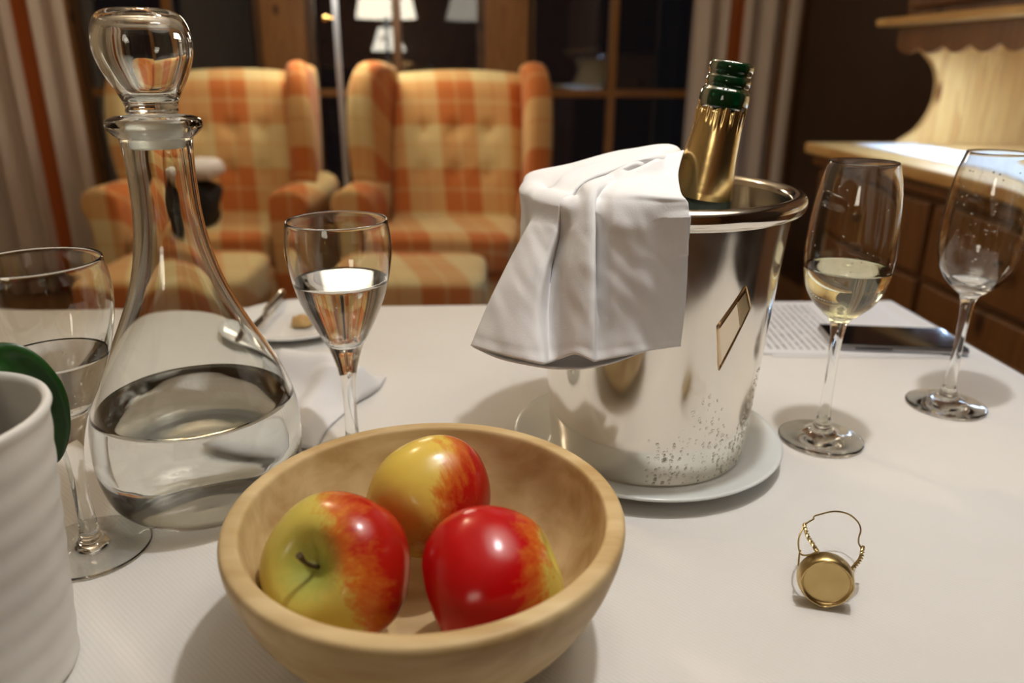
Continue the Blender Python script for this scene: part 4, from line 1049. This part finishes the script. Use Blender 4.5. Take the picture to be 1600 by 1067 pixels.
# scalloped apron below the cupboard
ap = []
na = 16
for k in range(na * 6 + 1):
    y = -LEN + 0.03 + (LEN - .06) * k / (na * 6)
    ap.append((y, ZU - .006 - .018 * abs(math.sin(PI * k / 6 / 1.0)) + .0))
prism('scalloped_apron', ap + [(-0.03, ZU + .045), (-LEN + .03, ZU + .045)], .016, PINESHADED, SB, (HX0 - .075, 0, 0), axis='x')
sb('upper_cupboard', HX0 - .055, DEP, -LEN + .02, -.02, ZU + .022, 1.75, PINESHADED, SB, 0.004)
sb('cornice_rail', HX0 - .115, HX0 - .056, -LEN + .0, 0.03, ZU + .046, ZU + .068, PINEX, SB, 0.008)
sb('cornice', HX0 - .09, DEP, -LEN + .0, 0.02, 1.75, 1.79, PINESHADED, SB, 0.008)
for k in range(3):
    y1 = -0.05 - k * (LEN - .08) / 3; y0 = y1 - (LEN - .08) / 3 + 0.02
    sb('upper_door', HX0 - .075, HX0 - .055, y0, y1, ZU + .09, 1.72, PINESHADED, SB, 0.006)
# strip lamp under the cupboard
STRIP = emit('cool_strip_diffuser', (0.50, 0.71, 1.0), 100.0)
sl = sb('strip_light', HX0 - .052, HX0 - .005, -LEN + .35, -.20, ZU - .002, ZU + .020, GREYMETAL, SB, 0.003)
sb('diffuser', HX0 - .048, HX0 - .009, -LEN + .36, -.21, ZU - .0045, ZU - .0015, STRIP, sl, 0.001)
# white runner with scalloped edge on the worktop
rows_ = []
for i in range(121):
    y = -LEN + .25 + (LEN - .32) * i / 120
    sc = .010 * abs(math.sin(PI * i / 6))
    rows_.append([(x, y, HT + .0018 + .0006 * mnoise.noise(Vector((x * 30, y * 30, 0)))) for x in [0.085 - sc + (0.185 - .0) * t / 6 for t in range(7)]])
run = grid_obj('table_runner', rows_, WHITECLOTH, None, room(SX0, SY1, 0), (0, 0, YAW), thick=.0012)
tag(run, 'brightly lit white scalloped runner on the sideboard worktop', 'cloth')

# ================================================================== lamps
SHADEW = emit('floor_lamp_shade', (1.0, 0.88, 0.68), 10.0)
SHADEP = emit('pendant_shade_fabric', (1.0, 0.90, 0.74), 1.7)
SHADET = emit('table_lamp_shade_fabric', (1.0, 0.90, 0.72), 7.0)
GLOBE = emit('opal_ceiling_glass', (1.0, 0.90, 0.74), 4.0)
fl = empty('floor_lamp', (FLOORLAMP.x, FLOORLAMP.y, 0)); tag(fl, 'slim metal floor lamp standing between the two armchairs', 'floor lamp')
lathe('base', [(0, 0), (.13, 0), (.135, .008), (.12, .018), (.03, .03), (0, .032)], GREYMETAL, fl, seg=48)
tube('pole', [(0, 0, .03), (0, 0, .7), (0, 0, 1.30), (0, 0, 1.36)], .011, GREYMETAL, fl, sides=16)
lathe('shade', [(.205, 1.335), (.175, 1.48), (.145, 1.64), (.143, 1.64), (.173, 1.48), (.203, 1.335), (.205, 1.335)], SHADEW, fl, seg=48)
lathe('knob', [(0, -.012), (.010, -.008), (.014, 0), (.010, .008), (0, .012)], BRASS, fl, (-.035, -.01, 1.205), seg=20)
tube('knob_arm', [(0, 0, 1.205), (-.035, -.008, 1.205)], .004, BRASS, fl, sides=8)
pe = empty('pendant_lamp', (PENDANT.x, PENDANT.y, ZC)); tag(pe, 'cream pendant lamp hanging above the dining table', 'pendant lamp')
tube('cord', [(0, 0, 0), (0, 0, 1.95 - ZC)], .004, BLACKCLOTH, pe, sides=8)
lathe('shade', [(.265, 1.46 - ZC), (.215, 1.64 - ZC), (.14, 1.88 - ZC), (.138, 1.88 - ZC), (.212, 1.64 - ZC), (.262, 1.46 - ZC), (.265, 1.46 - ZC)], SHADEP, pe, seg=64)
lathe('socket', [(0, 1.95 - ZC), (.02, 1.95 - ZC), (.022, 1.86 - ZC), (.018, 1.815 - ZC), (0, 1.812 - ZC)], BRASS, pe, seg=24)
cl = empty('ceiling_lamp', (CEILAMP.x, CEILAMP.y, ZC)); tag(cl, 'round ceiling lamp in front of the armchairs', 'ceiling lamp')
lathe('mount', [(0, 0), (.07, 0), (.07, -.05), (.05, -.06), (0, -.06)], BRASS, cl, seg=40)
tl = empty('table_lamp', (TABLELAMP.x, TABLELAMP.y, 0.72)); tag(tl, 'small table lamp with a white shade on a stand', 'table lamp')
lathe('base', [(0, 0), (.08, 0), (.082, .01), (.03, .03), (.02, .08), (.045, .16), (.05, .22), (.02, .32), (.012, .36), (0, .36)], BRASS, tl, seg=40)
tube('stem', [(0, 0, .35), (0, 0, .47)], .008, BRASS, tl, sides=12)
lathe('shade', [(.205, .46), (.16, .58), (.11, .72), (.108, .72), (.157, .58), (.202, .46), (.205, .46)], SHADET, tl, seg=48)
stn = empty('side_table', (TABLELAMP.x, TABLELAMP.y, 0)); tag(stn, 'small round wooden stand carrying the table lamp', 'side table')
lathe('top', [(0, .69), (.22, .69), (.225, .705), (.22, .72), (0, .72)], PINEDARK, stn, seg=48)
for k in range(3):
    a = 2 * PI * k / 3
    tube('leg', [(.06 * math.cos(a), .06 * math.sin(a), .69), (.19 * math.cos(a), .19 * math.sin(a), 0.005)], .014, DARKWOOD, stn, sides=10)
bpy.context.view_layer.update()
